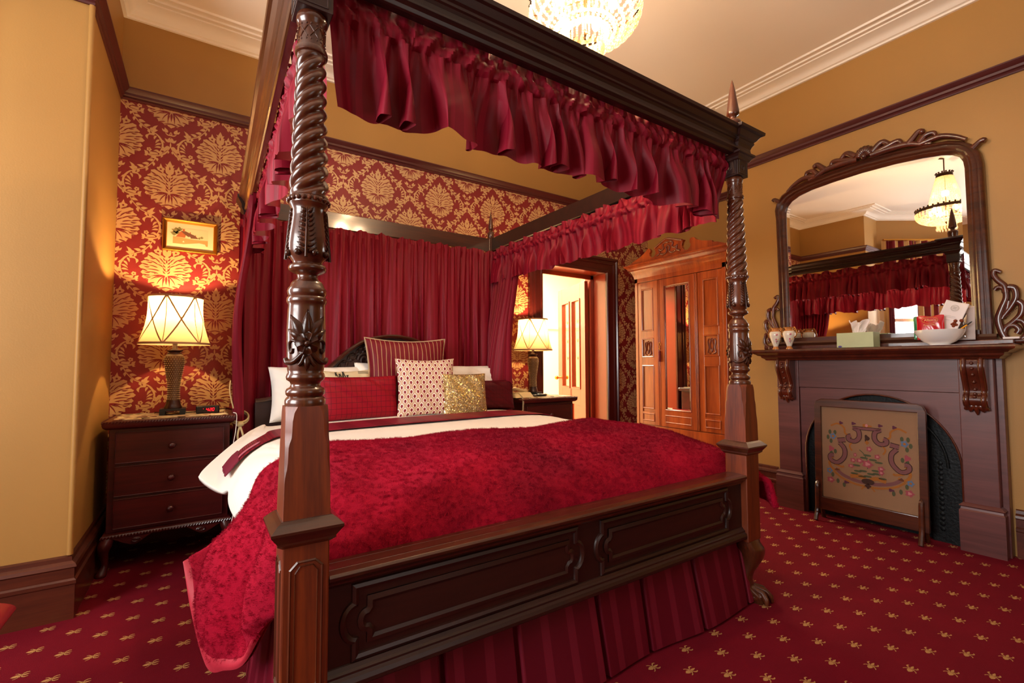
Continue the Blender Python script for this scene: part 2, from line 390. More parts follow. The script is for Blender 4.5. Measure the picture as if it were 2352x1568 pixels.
def damask():
    g = []; r = []
    def both(lst, poly):
        lst.append(poly); lst.append([(-x, y) for x, y in poly])
    # palmette: lower fan, side lobes, upper lobes
    C = (0, -.10)
    g.append(petal((0, -.08), (0, -.285), .085))
    for tx, ty, w in ((.062, -.262, .075), (.118, -.235, .085), (.165, -.19, .075)): both(g, petal((.012, -.085), (tx, ty), w))
    for p0, p1, w in (((.05, -.09), (.222, -.128), .085), ((.05, -.06), (.235, -.075), .07), ((.03, -.02), (.252, -.008), .075), ((.03, .0), (.235, .045), .07),
                      ((.02, .02), (.205, .092), .08), ((.01, .04), (.172, .155), .09), ((0, .03), (.118, .125), .07), ((0, .0), (.075, .14), .07), ((0, -.08), (.13, .02), .12), ((0, -.06), (.1, -.09), .12)):
        both(g, petal(p0, p1, w))
    g.append(petal((0, -.1), (0, .13), .11))
    g.append(leaf((0, .12), (0, .305), .085)); both(g, leaf((0, .2), (.045, .262), .028, .008)); both(g, leaf((0, .17), (.05, .225), .03, .008))
    both(g, leaf((.075, .12), (.088, .255), .045))
    for k in range(5):
        a = 2*PI*k/5+.3; both(g, leaf((.085, .185), (.085+.042*math.cos(a), .185+.042*math.sin(a)), .034, tip=1.2))
    both(r, [(.085+.011*math.cos(2*PI*k/8), .185+.011*math.sin(2*PI*k/8)) for k in range(8)])
    # red slits
    r.append(leaf((0, -.105), (0, -.215), .022))
    for tx, ty in ((.035, -.19), (.075, -.175), (.105, -.14), (.125, -.105), (.16, -.118)): both(r, leaf((.012, -.10), (tx, ty), .012, .006))
    for p0, p1 in (((.07, -.08), (.19, -.065), ), ((.06, -.045), (.2, -.035)), ((.08, -.01), (.18, .012)), ((.08, .03), (.175, .07)), ((.06, .05), (.135, .115)), ((.035, .06), (.08, .115)), ((.03, .0), (.1, .035)), ((.06, -.105), (.15, -.16)), ((.035, -.12), (.09, -.215)), ((.014, -.13), (.032, -.245)), ((.15, -.105), (.21, -.12))):
        both(r, leaf(p0, p1, .011, .007))
    for y in (-.075, -.035, .0, .04, .08): both(r, leaf((.008, y), (.034, y+.038), .013, -.006))
    for (x, y, tx, ty) in ((.205, -.105, .255, -.10), (.215, -.045, .262, -.03), (.205, .02, .25, .03), (.19, .07, .225, .075), (.155, .12, .19, .14), (.105, .155, .15, .175), (.195, -.155, .23, -.155), (.145, -.20, .19, -.215), (.095, -.235, .14, -.25), (.035, -.25, .09, -.265)):
        both(r, leaf((x-(tx-x)*.9, y-(ty-y)*.9), (tx, ty), .013, .003))
    for (x, y) in ((.19, -.125), (.20, -.07), (.205, -.005), (.18, .05), (.15, .10)): both(r, leaf((x-.05, y), (x+.012, y+.006), .012, -.008))
    both(r, leaf((.006, -.055), (.0, -.005), .01, .02)); r.append(leaf((0, .05), (0, .1), .014)); r.append(leaf((0, .19), (0, .235), .014))
    # hanging buds and lily
    both(g, leaf((.035, -.355), (.062, -.295), .035)); both(g, leaf((.05, -.345), (.088, -.31), .022, -.006)); both(g, leaf((0, -.385), (.06, -.345), .014, -.012))
    g.append(leaf((0, -.39), (0, -.335), .03)); r.append(leaf((0, -.375), (0, -.352), .01))
    g.append(leaf((0, -.47), (0, -.405), .055, tip=1.3)); both(g, leaf((0, -.46), (.058, -.425), .032, -.01)); r.append(leaf((0, -.425), (0, -.408), .012))
    g.append(leaf((0, -.53), (0, -.46), .016))
    # garlands, origin at the crossing C
    cy = -.52
    def gar(pts, n, l0, w, sides=(1, -1), t0=.08, back=.55):
        for i in range(n):
            t = t0+(1-t0)*i/(n-1) if n > 1 else t0
            p = spline([(a, b, 0) for a, b in pts], t*.96); q = spline([(a, b, 0) for a, b in pts], min(1, t*.96+.04)); d = nrm(q-p)
            for sd in sides:
                ll = l0*(.75+.25*math.sin(PI*t)); nx, ny = -d.y*sd, d.x*sd
                e = (p.x+(d.x*back+nx*.8)*ll, p.y+(d.y*back+ny*.8)*ll)
                both(g, leaf((p.x-d.x*.012, p.y-d.y*.012), e, w, .006*sd))
    def stem(pts, w):
        n = 9; Q = path([(a, b, 0) for a, b in pts], n); A = []; B = []
        for i, p in enumerate(Q):
            d = nrm(Q[min(i+1, n)]-Q[max(i-1, 0)]); hw = w*.5*(1-.6*abs(2*i/n-1))
            A.append((p.x-d.y*hw, p.y+d.x*hw)); B.append((p.x+d.y*hw, p.y-d.x*hw))
        both(g, A+B[::-1])
    def sh(L): return [(a, b+cy) for a, b in L]
    A1 = sh([(0, 0), (.035, -.065), (.095, -.125), (.165, -.15), (.24, -.138)])
    stem(A1, .02); gar(A1, 6, .062, .032, (1,), .08); gar(A1, 4, .034, .02, (-1,), .25); both(g, leaf((.10, cy-.13), (.245, cy-.135), .035, -.01)); both(g, leaf((.02, cy-.03), (.12, cy-.15), .03, -.012))
    B1 = sh([(.135, -.165), (.165, -.225), (.225, -.30), (.305, -.345), (.345, -.36)])
    stem(B1, .02); gar(B1, 6, .066, .035, (1,), .02); gar(B1, 5, .05, .028, (-1,), .05)
    C1 = sh([(.30, -.34), (.35, -.29), (.385, -.33), (.425, -.41), (.43, -.50), (.40, -.575)])
    both(g, leaf(sh([(.33, -.345)])[0], sh([(.375, -.27)])[0], .03, .01))
    stem(sh([(.31, -.36), (.37, -.385), (.415, -.45), (.425, -.52), (.40, -.59)]), .022)
    D1 = sh([(.365, -.40), (.405, -.46), (.412, -.53), (.385, -.60)])
    gar(D1, 5, .078, .022, (-1,), .05, .3); gar(D1, 3, .045, .022, (1,), .3, .8)
    both(g, leaf(sh([(.35, -.40)])[0], sh([(.272, -.425)])[0], .022, -.022)); both(g, leaf(sh([(.285, -.40)])[0], sh([(.285, -.46)])[0], .026, -.012))
    both(g, leaf(sh([(.49, -.50)])[0], sh([(.44, -.58)])[0], .03, -.01))
    fx, fy = .30, cy-.58
    for k in range(5):
        a = 2*PI*k/5; both(g, leaf((fx, fy), (fx+.026*math.cos(a), fy+.026*math.sin(a)), .022, tip=1.2))
    both(r, [(fx+.007*math.cos(2*PI*k/6), fy+.007*math.sin(2*PI*k/6)) for k in range(6)])
    both(g, leaf((fx+.01, fy-.02), (fx+.055, fy-.06), .008, .008))
    for L in (A1, B1):
        Q = [spline([(a, b, 0) for a, b in L], t) for t in (.15, .5, .9)]
        both(r, leaf((Q[0].x, Q[0].y), (Q[1].x, Q[1].y), .006, 0)); both(r, leaf((Q[1].x, Q[1].y), (Q[2].x, Q[2].y), .006, 0))
    return g, r
DG, DR = damask()
wx, wz, ox, oz = .5465, .5385, -.2135, 2.263
g = G()
dx0, dx1, dzt = 2.821, 3.708, 2.10      # door opening
T = .14
def wallquad(x0, x1, z0, z1, m): g.box(x0, x1, D, D+T, z0, z1, m)
wallquad(XL-.1, dx0-.02, 0, ZR, 0); wallquad(dx0-.02, dx1+.02, dzt+.02, ZR, 0); wallquad(dx1+.02, XR+.1, 0, ZR, 0); wallquad(XL-.1, XR+.1, ZR, ZT+.05, 1)
rects = [(XL, 2.70, .12, ZR-.02), (2.70, 3.86, 2.27, ZR-.02), (3.86, XR, .12, ZR-.02)]
cnt = 0
for lst, dep, mi in ((DG, .0004, 2), (DR, .0016, 0)):
    for i in range(-1, 10):
        for j in range(-6, 3):
            for sx in (0, .5):
                cx = ox+(i+sx)*wx; cz = oz+(j+sx)*wz
                if cx < XL-.35 or cx > XR+.35 or cz < -.35 or cz > ZR+.7: continue
                for pi_, pl in enumerate(lst):
                    pp = [(cx+a*wx, cz+b*wz) for a, b in pl]
                    for R_ in rects:
                        c = clip(pp, *R_)
                        if c: g.poly([(a, D-dep-pi_*.000006, b) for a, b in c], mi)
struct(g.build('wall_back', [M['red'], M['ochre'], M['gold']], keep=True), 'red and gold damask papered wall behind the bed, ochre above the picture rail')

# left wall: alcove side, pier face, canted bay wall with window, side bay window
def wall_run(name, pts, openings, label, T=.14):
    """pts: list of xy, interior on the right-hand side of travel; openings {seg:(s0,s1,z0,z1)}"""
    g = G()
    for k in range(len(pts)-1):
        a = Vector(pts[k]); b = Vector(pts[k+1]); d = b-a; L = d.length; d.normalize(); n = Vector((-d.y, d.x))
        def turn(i):
            if i <= 0 or i >= len(pts)-1: return -1
            p, q, r = Vector(pts[i-1]), Vector(pts[i]), Vector(pts[i+1]); return (q-p).cross(r-q)
        e0 = -T if turn(k) < 0 else .003; e1 = T if turn(k+1) < 0 else -.003
        if k == 0: e0 = 0
        if k == len(pts)-2: e1 = 0
        def bx(s0, s1, z0, z1):
            vs = []
            for z in (z0, z1):
                for w in (0, T):
                    for s_ in (s0, s1): q = a+d*s_+n*w; vs.append((q.x, q.y, z))
            g.add(vs, [(0, 2, 3, 1), (4, 5, 7, 6), (0, 1, 5, 4), (2, 6, 7, 3), (0, 4, 6, 2), (1, 3, 7, 5)])
        if k in openings:
            s0, s1, z0, z1 = openings[k]
            bx(e0, s0, 0, ZT+.05); bx(s1, L+e1, 0, ZT+.05); bx(s0, s1, 0, z0); bx(s0, s1, z1, ZT+.05)
        else: bx(e0, L+e1, 0, ZT+.05)
    return struct(g.build(name, M['ochre'], keep=True), label)
LW = [(XL, D), (XL, YP), (-.93, YP), (-2.43, 1.82), (-2.43, -.4), (-2.43, -2.0)]
# travel from back to front along the left: interior (+x) is on the left, so travel reversed
LWr = LW[::-1]
def seglen(a, b): return math.hypot(a[0]-b[0], a[1]-b[1])
Lc = seglen(LW[2], LW[3])
wall_run('wall_left', LWr, {1: (.20, 2.02, .85, 2.65), 2: (Lc-1.40, Lc-.10, .85, 2.65)}, 'ochre wall with the projecting pier and window bay on the left')
# right wall: recess, breast
wall_run('wall_right', [(XR, D), (XR, YB1), (XB, YB1), (XB, YB0), (XR, YB0), (XR, -2.0)], {}, 'ochre right wall with the chimney breast')
wall_run('wall_front', [(XR, -2.0), (-2.43, -2.0)], {0: (2.4, 3.85, .8, 2.6)}, 'ochre wall behind the camera with a window')
struct(G().box(-2.6, 4.6, -2.2, D+.14, -.12, 0).build('floor', M['ochre'], keep=True), 'subfloor')
bpy.data.objects.remove(bpy.data.objects['floor'], do_unlink=True)
struct(G().box(-2.6, 4.6, -2.2, D+.2, ZT, ZT+.1).build('ceiling', M['ceil'], keep=True), 'pale plaster ceiling')

# carpet floor with fleur motifs
M['carpet'] = P('crimson_carpet', '#660417', .95, spec=.15, sheen=.15, sheentint='#A01838', var=.14, vs=5, bump=.35, bs=300)
M['fleur'] = P('carpet_gold_motif', '#B0824A', .9, bump=.3, bs=300)
g = G(); g.box(-2.6, 4.6, -2.2, D+.14, -.1, 0, 0)
def fleur(cx, cy):
    P_ = []
    P_.append([(-.026, .0), (-.020, -.0055), (-.012, -.0085), (-.006, -.006), (-.003, -.0025), (-.003, .0025), (-.006, .006), (-.012, .0085), (-.020, .0055)])
    P_.append([(-.002, -.010), (.001, -.010), (.001, .010), (-.002, .010)])
    P_.append([(.002, -.0025), (.012, -.0045), (.018, -.003), (.026, .0), (.018, .003), (.012, .0045), (.002, .0025)])
    for s_ in (1, -1):
        P_.append([(a, s_*b) for a, b in ((-.004, .004), (-.001, .005), (-.004, .013), (-.009, .018), (-.016, .020), (-.017, .017), (-.012, .0155), (-.008, .0125))])
        P_.append([(a, s_*b) for a, b in ((.002, .004), (.005, .004), (.009, .010), (.016, .013), (.023, .011), (.021, .016), (.013, .018), (.006, .014))])
    for pl in P_: g.poly([(cx+a*1.0, cy+b*1.0, .0009) for a, b in pl], 1)
gx, gy = .0950, .0868
ax, ay = 2.620, 1.257
k0 = -60
for i in range(-54, 22):
    for j in range(-40, 30):
        if (i+j) % 2: continue
        x = ax+i*gx; y = ay+j*gy
        if x < -1.6 or x > 4.4 or y < .4 or y > 3.7: continue
        # left part of the floor is laid with the same lattice, matched near the pier
        fleur(x, y)
struct(g.build('floor', [M['carpet'], M['fleur']], keep=True), 'crimson carpet with small gold fleur-de-lis')

# cornice and picture rail and skirting, mitred along the walls (prof d = into the room)
ROOM = [(XR, -2.0), (XR, YB0), (XB, YB0), (XB, YB1), (XR, YB1), (XR, D), (XL, D), (XL, YP), (-.93, YP), (-2.43, 1.82), (-2.43, -2.0)]
cp = [(0, ZC), (.018, ZC), (.02, ZC+.012), (.035, ZC+.016), (.05, ZC+.03), (.075, ZC+.05), (.11, ZC+.06), (.125, ZC+.062), (.127, ZC+.07), (.15, ZC+.072), (.152, ZC+.066), (.165, ZC+.066), (.168, ZC+.076), (.20, ZC+.078), (.202, ZC+.072), (.215, ZC+.072), (.22, ZT), (0, ZT)]
Z3 = ((0, 0, 0), (1, 0, 0), (0, 1, 0), (0, 0, 1))
g = G().sweep(ROOM, cp, *Z3, closed=True)
struct(g.build('trim_1', M['cornice'], keep=True, smooth=1, angle=25), 'white moulded plaster cornice')
rp = [(0, ZR-.02), (.010, ZR-.02), (.014, ZR-.012), (.010, ZR+.0), (.020, ZR+.006), (.022, ZR+.02), (.036, ZR+.03), (.046, ZR+.042), (.046, ZR+.05), (.03, ZR+.056), (0, ZR+.058)]
for k, (a, lab) in enumerate((([(XR, -2.0), (XR, YB0), (XB, YB0), (XB, YB1), (XR, YB1), (XR, D)], 'dark red picture rail on the fireplace wall'), ([(XR, D), (XL, D)], 'dark red picture rail above the damask wallpaper'), ([(XL, D), (XL, YP), (-.93, YP), (-1.10, YP-.112)], 'dark red picture rail on the pier'))):
    struct(G().sweep(a, rp, *Z3).build('trim_%d' % (k+2), M['trim'], keep=True, smooth=1, angle=25), lab)
bp = [(0, 0), (.026, 0), (.026, .145), (.030, .15), (.030, .165), (.022, .172), (.022, .215), (.030, .222), (.026, .235), (.012, .245), (.010, .262), (0, .268)]
for nm, a in (('baseboard_left', [(XL, D), (XL, YP), (-.93, YP), (-2.43, 1.82), (-2.43, -2.0)]), ('baseboard_back', [(2.66, D), (XL, D)]), ('baseboard_back_right', [(XR, D), (3.88, D)]), ('baseboard_right', [(XB, 1.97), (XB, YB1), (XR, YB1), (XR, D)]), ('baseboard_right_front', [(XR, -2.0), (XR, YB0), (XB, YB0), (XB, .66)])):
    struct(G().sweep(a, bp, *Z3).build(nm, M['base'], keep=True, smooth=1, angle=25), 'stained timber skirting board')
# corner bead on the pier
g = G().tube([(XL+.002, YP-.002, .27), (XL+.002, YP-.002, ZR-.02)], .011, 12)
struct(g.build('trim_5', M['ochre'], keep=True, smooth=1), 'rounded plaster bead on the pier corner')

# windows
def window(idx, a, b, z0, z1, lab):
    a = Vector(a); b = Vector(b); d = (b-a); L = d.length; d.normalize(); n = Vector((-d.y, d.x))
    U = Vector((d.x, d.y, 0)); N = Vector((n.x, n.y, 0)); O = Vector((a.x, a.y, 0))
    R_ = Matrix((U, N, Vector((0, 0, 1)))).transposed()
    g = G()
    def bar(s0, s1, q0, q1, w0=.03, w1=.07): g.obox(O+U*(s0+s1)/2+N*(w0+w1)/2+Vector((0, 0, (q0+q1)/2)), (s1-s0, w1-w0, q1-q0), R_)
    bar(0, .06, z0, z1); bar(L-.06, L, z0, z1); bar(0, L, z0, z0+.07); bar(0, L, z1-.06, z1); bar(0, L, (z0+z1)/2-.025, (z0+z1)/2+.025)
    f = struct(g.build('window_%d' % idx, M['cornice'], keep=True), lab)
    p = G(); p.obox(O+U*L/2+N*.05+Vector((0, 0, (z0+z1)/2)), (L-.1, .004, z1-z0-.1), R_); p.build('pane', M['pane'], f, keep=True)
def alongL(k, s0, s1):
    a = Vector(LWr[k]); b = Vector(LWr[k+1]); d = nrm2(b-a); return tuple(a+d*s0), tuple(a+d*s1)
a, b = alongL(2, Lc-1.40, Lc-.10); window(1, a, b, .85, 2.65, 'white sash window in the canted bay wall')
a, b = alongL(1, .20, 2.02); window(2, a, b, .85, 2.65, 'wide white sash window of the bay')
window(3, (XR-2.4, -2.0), (XR-3.85, -2.0), .8, 2.6, 'white sash window behind the camera')

# door 1 to the bathroom: lining, architrave, leaf with coloured glass
M['doorpaint'] = P('red_brown_door_gloss', '#8E3018', .3, coat=.5, coatr=.15)
M['archi'] = P('dark_architrave', '#451210', .3, coat=.5, coatr=.15)
DT = .33
d1 = thing('door_1', 'open bathroom doorway with deep gloss red-brown lining and dark moulded architrave', None, (3.26, D, 0)); d1['kind'] = 'structure'; 
g = G(); g.box(dx0-.018, dx0, D-.005, D+DT, 0, dzt).box(dx1, dx1+.018, D-.005, D+DT, 0, dzt).box(dx0-.018, dx1+.018, D-.005, D+DT, dzt+.001, dzt+.018)
g.box(dx1-.045, dx1, D+.19, D+.215, 0, dzt).box(dx0, dx1, D+.19, D+.215, dzt-.045, dzt).box(dx0, dx0+.02, D+.19, D+.215, 0, dzt)
g.build('door_lining', M['doorpaint'], d1, bevel=.003)
apf = [(0, 0), (-.17, 0), (-.17, .03), (-.155, .045), (-.14, .045), (-.13, .03), (-.12, .03), (-.112, .04), (-.095, .04), (-.09, .026), (-.06, .022), (-.03, .022), (-.022, .03), (-.008, .03), (0, .02)]
g = G().sweep([(dx0, 0), (dx0, dzt), (dx1, dzt), (dx1, 0)][::-1], [(d if 1 else 0, h) for d, h in [( -x if False else x, y) for x, y in apf]], (0, D, 0), (1, 0, 0), (0, 0, 1), (0, -1, 0))
g.build('architrave', M['archi'], d1, smooth=1, angle=20)
# leaf, hinged on the right jamb, opened into the bathroom
lf = thing('door_leaf', 'x', None); bpy.data.objects.remove(lf)
hx, hy = dx1-.085, D+.22
ang = math.radians(73)      # direction of the leaf from its hinge
U = Vector((math.cos(ang), math.sin(ang), 0)); N = Vector((-U.y, U.x, 0)); R_ = Matrix((U, N, Vector((0, 0, 1)))).transposed()
O = Vector((hx, hy, 0)); LW_ = .80
g = G()
def lbox(s0, s1, z0, z1, w0=-.02, w1=.02, m=0, gg=None):
    (gg or g).obox(O+U*(s0+s1)/2+N*(w0+w1)/2+Vector((0, 0, (z0+z1)/2)), (s1-s0, w1-w0, z1-z0), R_, m)
lbox(0, .13, .01, 2.04); lbox(LW_-.13, LW_, .01, 2.04); lbox(.13, LW_-.13, 1.86, 2.04); lbox(.13, LW_-.13, .62, .80); lbox(.13, LW_-.13, .01, .22)
lbox(LW_/2-.03, LW_/2+.03, .22, 1.86)
lbox(.13, LW_/2-.03, .22, .62, -.008, .008); lbox(LW_/2+.03, LW_-.13, .22, .62, -.008, .008)
leafo = g.build('door_leaf', M['doorpaint'], d1, bevel=.002)
for (s0, s1) in ((.13, LW_/2-.03), (LW_/2+.03, LW_-.13)):
    pg = G(); prof = [(0, -.028), (-.018, -.028), (-.024, -.018), (-.024, .018), (-.018, .028), (0, .028)]
    pg.sweep([(s0, .80), (s0, 1.86), (s1, 1.86), (s1, .80)], prof, O, U, (0, 0, 1), N, closed=True)
    pg.build('glazing_bead', M['doorpaint'], leafo, smooth=1, angle=25)
    M['leadglass'] = M.get('leadglass') or thin_glass('pale_door_glass', '#FFF6E6', .12)
    pg = G(); lbox(s0+.01, s1-.01, .81, 1.85, -.003, .003, 0, pg)
    pane = pg.build('glass_panel', M['leadglass'], leafo)
    M['tulip'] = M.get('tulip') or P('red_tulip_glass', '#8A140C', .3)
    tg = G(); sm = (s0+s1)/2
    for zz in (1.58, 1.35, 1.14):
        for du, dz in ((-.022, .045), (.022, .045), (0, .055)):
            q = [O+U*(sm+a)+N*(-.006)+Vector((0, 0, zz+b)) for a, b in leaf((0, 0), (du, dz), .024)]; tg.poly(q)
    tg.tube([O+U*sm+N*-.006+Vector((0, 0, z)) for z in (.9, 1.14)], .002, 5)
    tg.build('tulip_motif', M['tulip'], pane)
kn = O+U*(LW_-.06)+Vector((0, 0, .92))
kg = G()
for sg in (1, -1):
    kg.tube([kn+N*sg*.02, kn+N*sg*.055], .009, 10); c = kn+N*sg*.07; kg.sphere(c, .026, 14, 10)
kg.build('door_handle', M['brass'], leafo, smooth=1)

# bathroom beyond the door
M['tile'] = P('cream_bathroom_tile', '#EFE2C4', .25, coat=.4)
g = G(); y0, y1 = D+.14, 6.0
g.box(2.0, 2.1, y0, y1, 0, 2.9); g.box(5.4, 5.5, y0, y1, 0, 2.9); g.box(2.0, 5.5, y1, y1+.1, 0, 2.9)
g.box(2.0, dx0-.02, y0, y0+.02, 0, 2.9); g.box(dx1+.02, 5.5, y0, y0+.02, 0, 2.9); g.box(dx0-.02, dx1+.02, y0, y0+.02, 2.12, 2.9)
struct(g.build('wall_bathroom', M['tile'], keep=True), 'cream tiled bathroom walls seen through the doorway')
struct(G().box(2.0, 5.5, y0, y1+.1, 2.8, 2.9).build('ceiling_bathroom', M['ceil'], keep=True), 'bathroom ceiling')
struct(G().box(2.0, 5.5, y0, y1+.1, -.1, 0).build('floor_bathroom', M['tile'], keep=True), 'bathroom floor')
g = G().sweep([(2.1, y1), (5.4, y1)], [(0, 1.66), (-.03, 1.665), (-.03, 1.70), (-.012, 1.71), (0, 1.72)], *Z3)
struct(g.build('trim_6', M['cornice'], keep=True), 'cream dado tile border in the bathroom')
area('bathroom_light', (3.4, 5.0, 2.78), (3.4, 5.0, 0), .9, .9, 260, (1, .84, .60))
# ------------------------------------------------------------------ four-poster bed
bed = thing('four_poster_bed', 'large carved mahogany four-poster bed with barley-twist posts and panelled footboard', 'bed', (1.17, 2.36, 0))
LXc, RXc, FY, RY = .213, 2.127, 1.252, 3.50

def leafrelief(g, cx, cy, ang0, z0, dz0, pts, w, r, lift=.006, m=0):
    """leaf laid on a cylinder: pts in (arc, z)"""
    (a0, b0), (a1, b1) = pts; n = 10; vs = []; fs = []; dx, dy = a1-a0, b1-b0; L = math.hypot(dx, dy); nx, ny = -dy/L, dx/L
    for i in range(n+1):
        t = i/n; hw = w*.5*(math.sin(PI*t**.6))+.0004
        for k in (-1, -.5, 0, .5, 1):
            a = a0+dx*t+nx*hw*k; z = b0+dy*t+ny*hw*k
            rr = r+lift*(1-abs(k)**1.5)*math.sin(PI*min(1, t*.95+.05))+(.0025 if abs(k) == .5 else 0)*math.sin(t*30)**2
            th = ang0+a/r; vs.append((cx+rr*math.cos(th), cy+rr*math.sin(th), z0+z))
    for i in range(n):
        for k in range(4): fs.append((i*5+k, i*5+k+1, (i+1)*5+k+1, (i+1)*5+k))
    g.add(vs, fs, m)
def front_post(cx, cy, claw):
    root = bed
    # square lower part with collar and chamfered top
    g = G(); h = .052
    z0 = .0 if not claw else .285
    g.box(cx-h, cx+h, cy-h, cy+h, z0, .70)
    post = g.build('bed_post', M['mahb'], root, bevel=.004)
    # recessed panel moulding on the faces
    g = G(); pr = [(0, 0), (.003, .003), (.006, 0), (.006, -.001), (0, -.001)]
    for (O, U, N) in (((cx, cy-h, 0), (1, 0, 0), (0, -1, 0)), ((cx-h, cy, 0), (0, -1, 0), (-1, 0, 0)))[:0 if claw else 2]:
        a = .032; zt = .635; zb = .345; c = .014
        out = [(-a, zb), (-a, zt-c), (-a+c, zt), (a-c, zt), (a, zt-c), (a, zb)]
        g.sweep(out, pr, O, U, (0, 0, 1), N, closed=True)
        out = [(x*.72, z-.008 if z > .5 else z+.008) for x, z in out]
        g.sweep(out, [(0, 0), (.0015, .0022), (.003, 0)], O, U, (0, 0, 1), N, closed=True)
    if not claw: g.build('panel_moulding', M['mah'], post)
    g = G(); c = h
    for (a, b) in (((c, .675), (c+.012, .685)), ((c+.012, .685), (c+.012, .69)), ((c+.012, .69), (c+.027, .712)), ((c+.027, .712), (c+.027, .718)), ((c+.027, .718), (c+.012, .732)), ((c+.012, .732), (c+.004, .738))):
        g.frustum((cx-a[0], cx+a[0], cy-a[0], cy+a[0], a[1]), (cx-b[0], cx+b[0], cy-b[0], cy+b[0], b[1]))
    g.build('post_collar', M['mahx'], post)
    # upper square tapering, corners cut in steps towards the top (octagon above)
    def octo(hh, ch, z): return [(cx+a, cy+b, z) for a, b in ((-hh, -hh+ch), (-hh+ch, -hh), (hh-ch, -hh), (hh, -hh+ch), (hh, hh-ch), (hh-ch, hh), (-hh+ch, hh), (-hh, hh-ch))]
    rings = [(.0525-.0045*(z-.735)/.264, c_, z) for c_, z in ((.0008, .735), (.0008, .82), (.0015, .835), (.005, .855), (.0065, .87), (.007, .905), (.009, .915), (.0125, .925), (.0135, .94), (.014, .965), (.017, .985), (.024, .999))]
    vs = []; fs = []
    for hh, ch, z in rings: vs += octo(hh, ch, z)
    for i in range(len(rings)-1):
        for k in range(8): fs.append((i*8+k, i*8+(k+1) % 8, (i+1)*8+(k+1) % 8, (i+1)*8+k))
    fs.append(tuple(range(8))[::-1]); fs.append(tuple((len(rings)-1)*8+k for k in range(8)))
    g = G().add(vs, fs); g.build('post_block', M['mahb'], post, smooth=1, angle=14)
    # turned shaft
    pr = [(.046, .998), (.0468, 1.004), (.0468, 1.012), (.044, 1.018), (.040, 1.021), (.0445, 1.026), (.0455, 1.034), (.043, 1.040), (.036, 1.044), (.0335, 1.050), (.036, 1.057), (.0435, 1.062), (.045, 1.069), (.043, 1.076), (.0405, 1.080), (.042, 1.086), (.0445, 1.12), (.0455, 1.18), (.0435, 1.235), (.0425, 1.247), (.0455, 1.252), (.047, 1.258), (.0455, 1.265), (.0425, 1.268), (.0445, 1.273), (.046, 1.280), (.0445, 1.287), (.040, 1.293), (.0375, 1.300), (.034, 1.306), (.026, 1.311), (.0235, 1.318), (.026, 1.325), (.036, 1.329), (.0435, 1.334), (.0445, 1.340), (.042, 1.347), (.034, 1.351), (.0355, 1.356), (.043, 1.366), (.0472, 1.382), (.0478, 1.398), (.046, 1.42), (.0425, 1.445), (.0395, 1.468), (.0385, 1.484), (.042, 1.492), (.046, 1.499)]
    g = G().lathe(pr, (cx, cy, 0), 40); g.build('turned_shaft', M['mah'], post, smooth=1, angle=50)
    g = G().lathe([(.040, 1.497), (.0455, 1.500), (.0455, 1.506), (.0455, 1.516), (.042, 1.522)], (cx, cy, 0), 32)
    for k in range(22):
        a = 2*PI*k/22; g.sphere((cx+.0462*math.cos(a), cy+.0462*math.sin(a), 1.509), .0062, 8, 6)
    g.build('bead_ring', M['mah'], post, smooth=1)
    # barley twist, three strands
    def r0(z): t = (z-1.52)/(1.885-1.52); return .0475+(.0355-.0475)*min(max(t, 0), 1)
    def rf(r, z, a):
        env = smooth(1.518, 1.535, z)*(1-smooth(1.868, 1.886, z))
        w = abs(math.cos(2*(a-(z-1.52)*2*PI/.150)))
        return r*(1-env*.33*(1-(w*w+.012)**.32)-.04*(1-env))
    n = 150; prf = [(r0(1.518+.372*i/n), 1.518+.372*i/n) for i in range(n+1)]
    g = G().lathe(prf, (cx, cy, 0), 48, rf=rf); g.build('barley_twist', M['mah'], post, smooth=1, angle=80)
    # top capital with lattice, cushion ring and square block
    pr = [(.034, 1.886), (.0385, 1.889), (.0395, 1.896), (.0375, 1.903), (.033, 1.906), (.0325, 1.912), (.0315, 1.955), (.033, 1.962), (.0335, 1.966), (.036, 1.970), (.0375, 1.978), (.0365, 1.989), (.032, 1.996), (.031, 2.0)]
    g = G().lathe(pr, (cx, cy, 0), 32)
    for k in range(8):
        a = PI/4*k
        for z in (1.918, 1.958): 
            for q in (-.22, .22): g.sphere((cx+.0322*math.cos(a+q), cy+.0322*math.sin(a+q), z), .0026, 6, 4)
        for s_ in (1, -1):
            g.tube([(cx+.0326*math.cos(a+s_*q), cy+.0326*math.sin(a+s_*q), z) for q, z in ((-.3, 1.924), (0, 1.938), (.3, 1.952))], .0016, 5)
    g.build('post_capital', M['mah'], post, smooth=1, angle=40)
    b = .043
    g = G().box(cx-b, cx+b, cy-b, cy+b, 1.992, 2.20)
    pr2 = [(0, 0), (.004, .003), (.007, 0)]
    for (O, U, N) in (((cx, cy-b, 0), (1, 0, 0), (0, -1, 0)), ((cx-b, cy, 0), (0, -1, 0), (-1, 0, 0))):
        g.sweep([(-.026, 2.006), (-.026, 2.058), (.026, 2.058), (.026, 2.006)], pr2, O, U, (0, 0, 1), N, closed=True)
        g.sweep([(.014*math.cos(t*PI/6), 2.032+.014*math.sin(t*PI/6)) for t in range(12)], pr2, O, U, (0, 0, 1), N, closed=True)
    g.build('post_cap_block', M['dark'], post, bevel=.002)
    # breaking crown around the block
    cw = [(0, 2.062), (.006, 2.066), (.010, 2.075), (.018, 2.085), (.026, 2.089), (.026, 2.098), (.012, 2.104), (.010, 2.125), (.016, 2.140), (.024, 2.150), (.022, 2.160), (.030, 2.166), (.045, 2.185), (.058, 2.190), (.060, 2.203), (.052, 2.208), (0, 2.21)]
    sq = [(cx-b, cy-b), (cx+b, cy-b), (cx+b, cy+b), (cx-b, cy+b)][::-1]
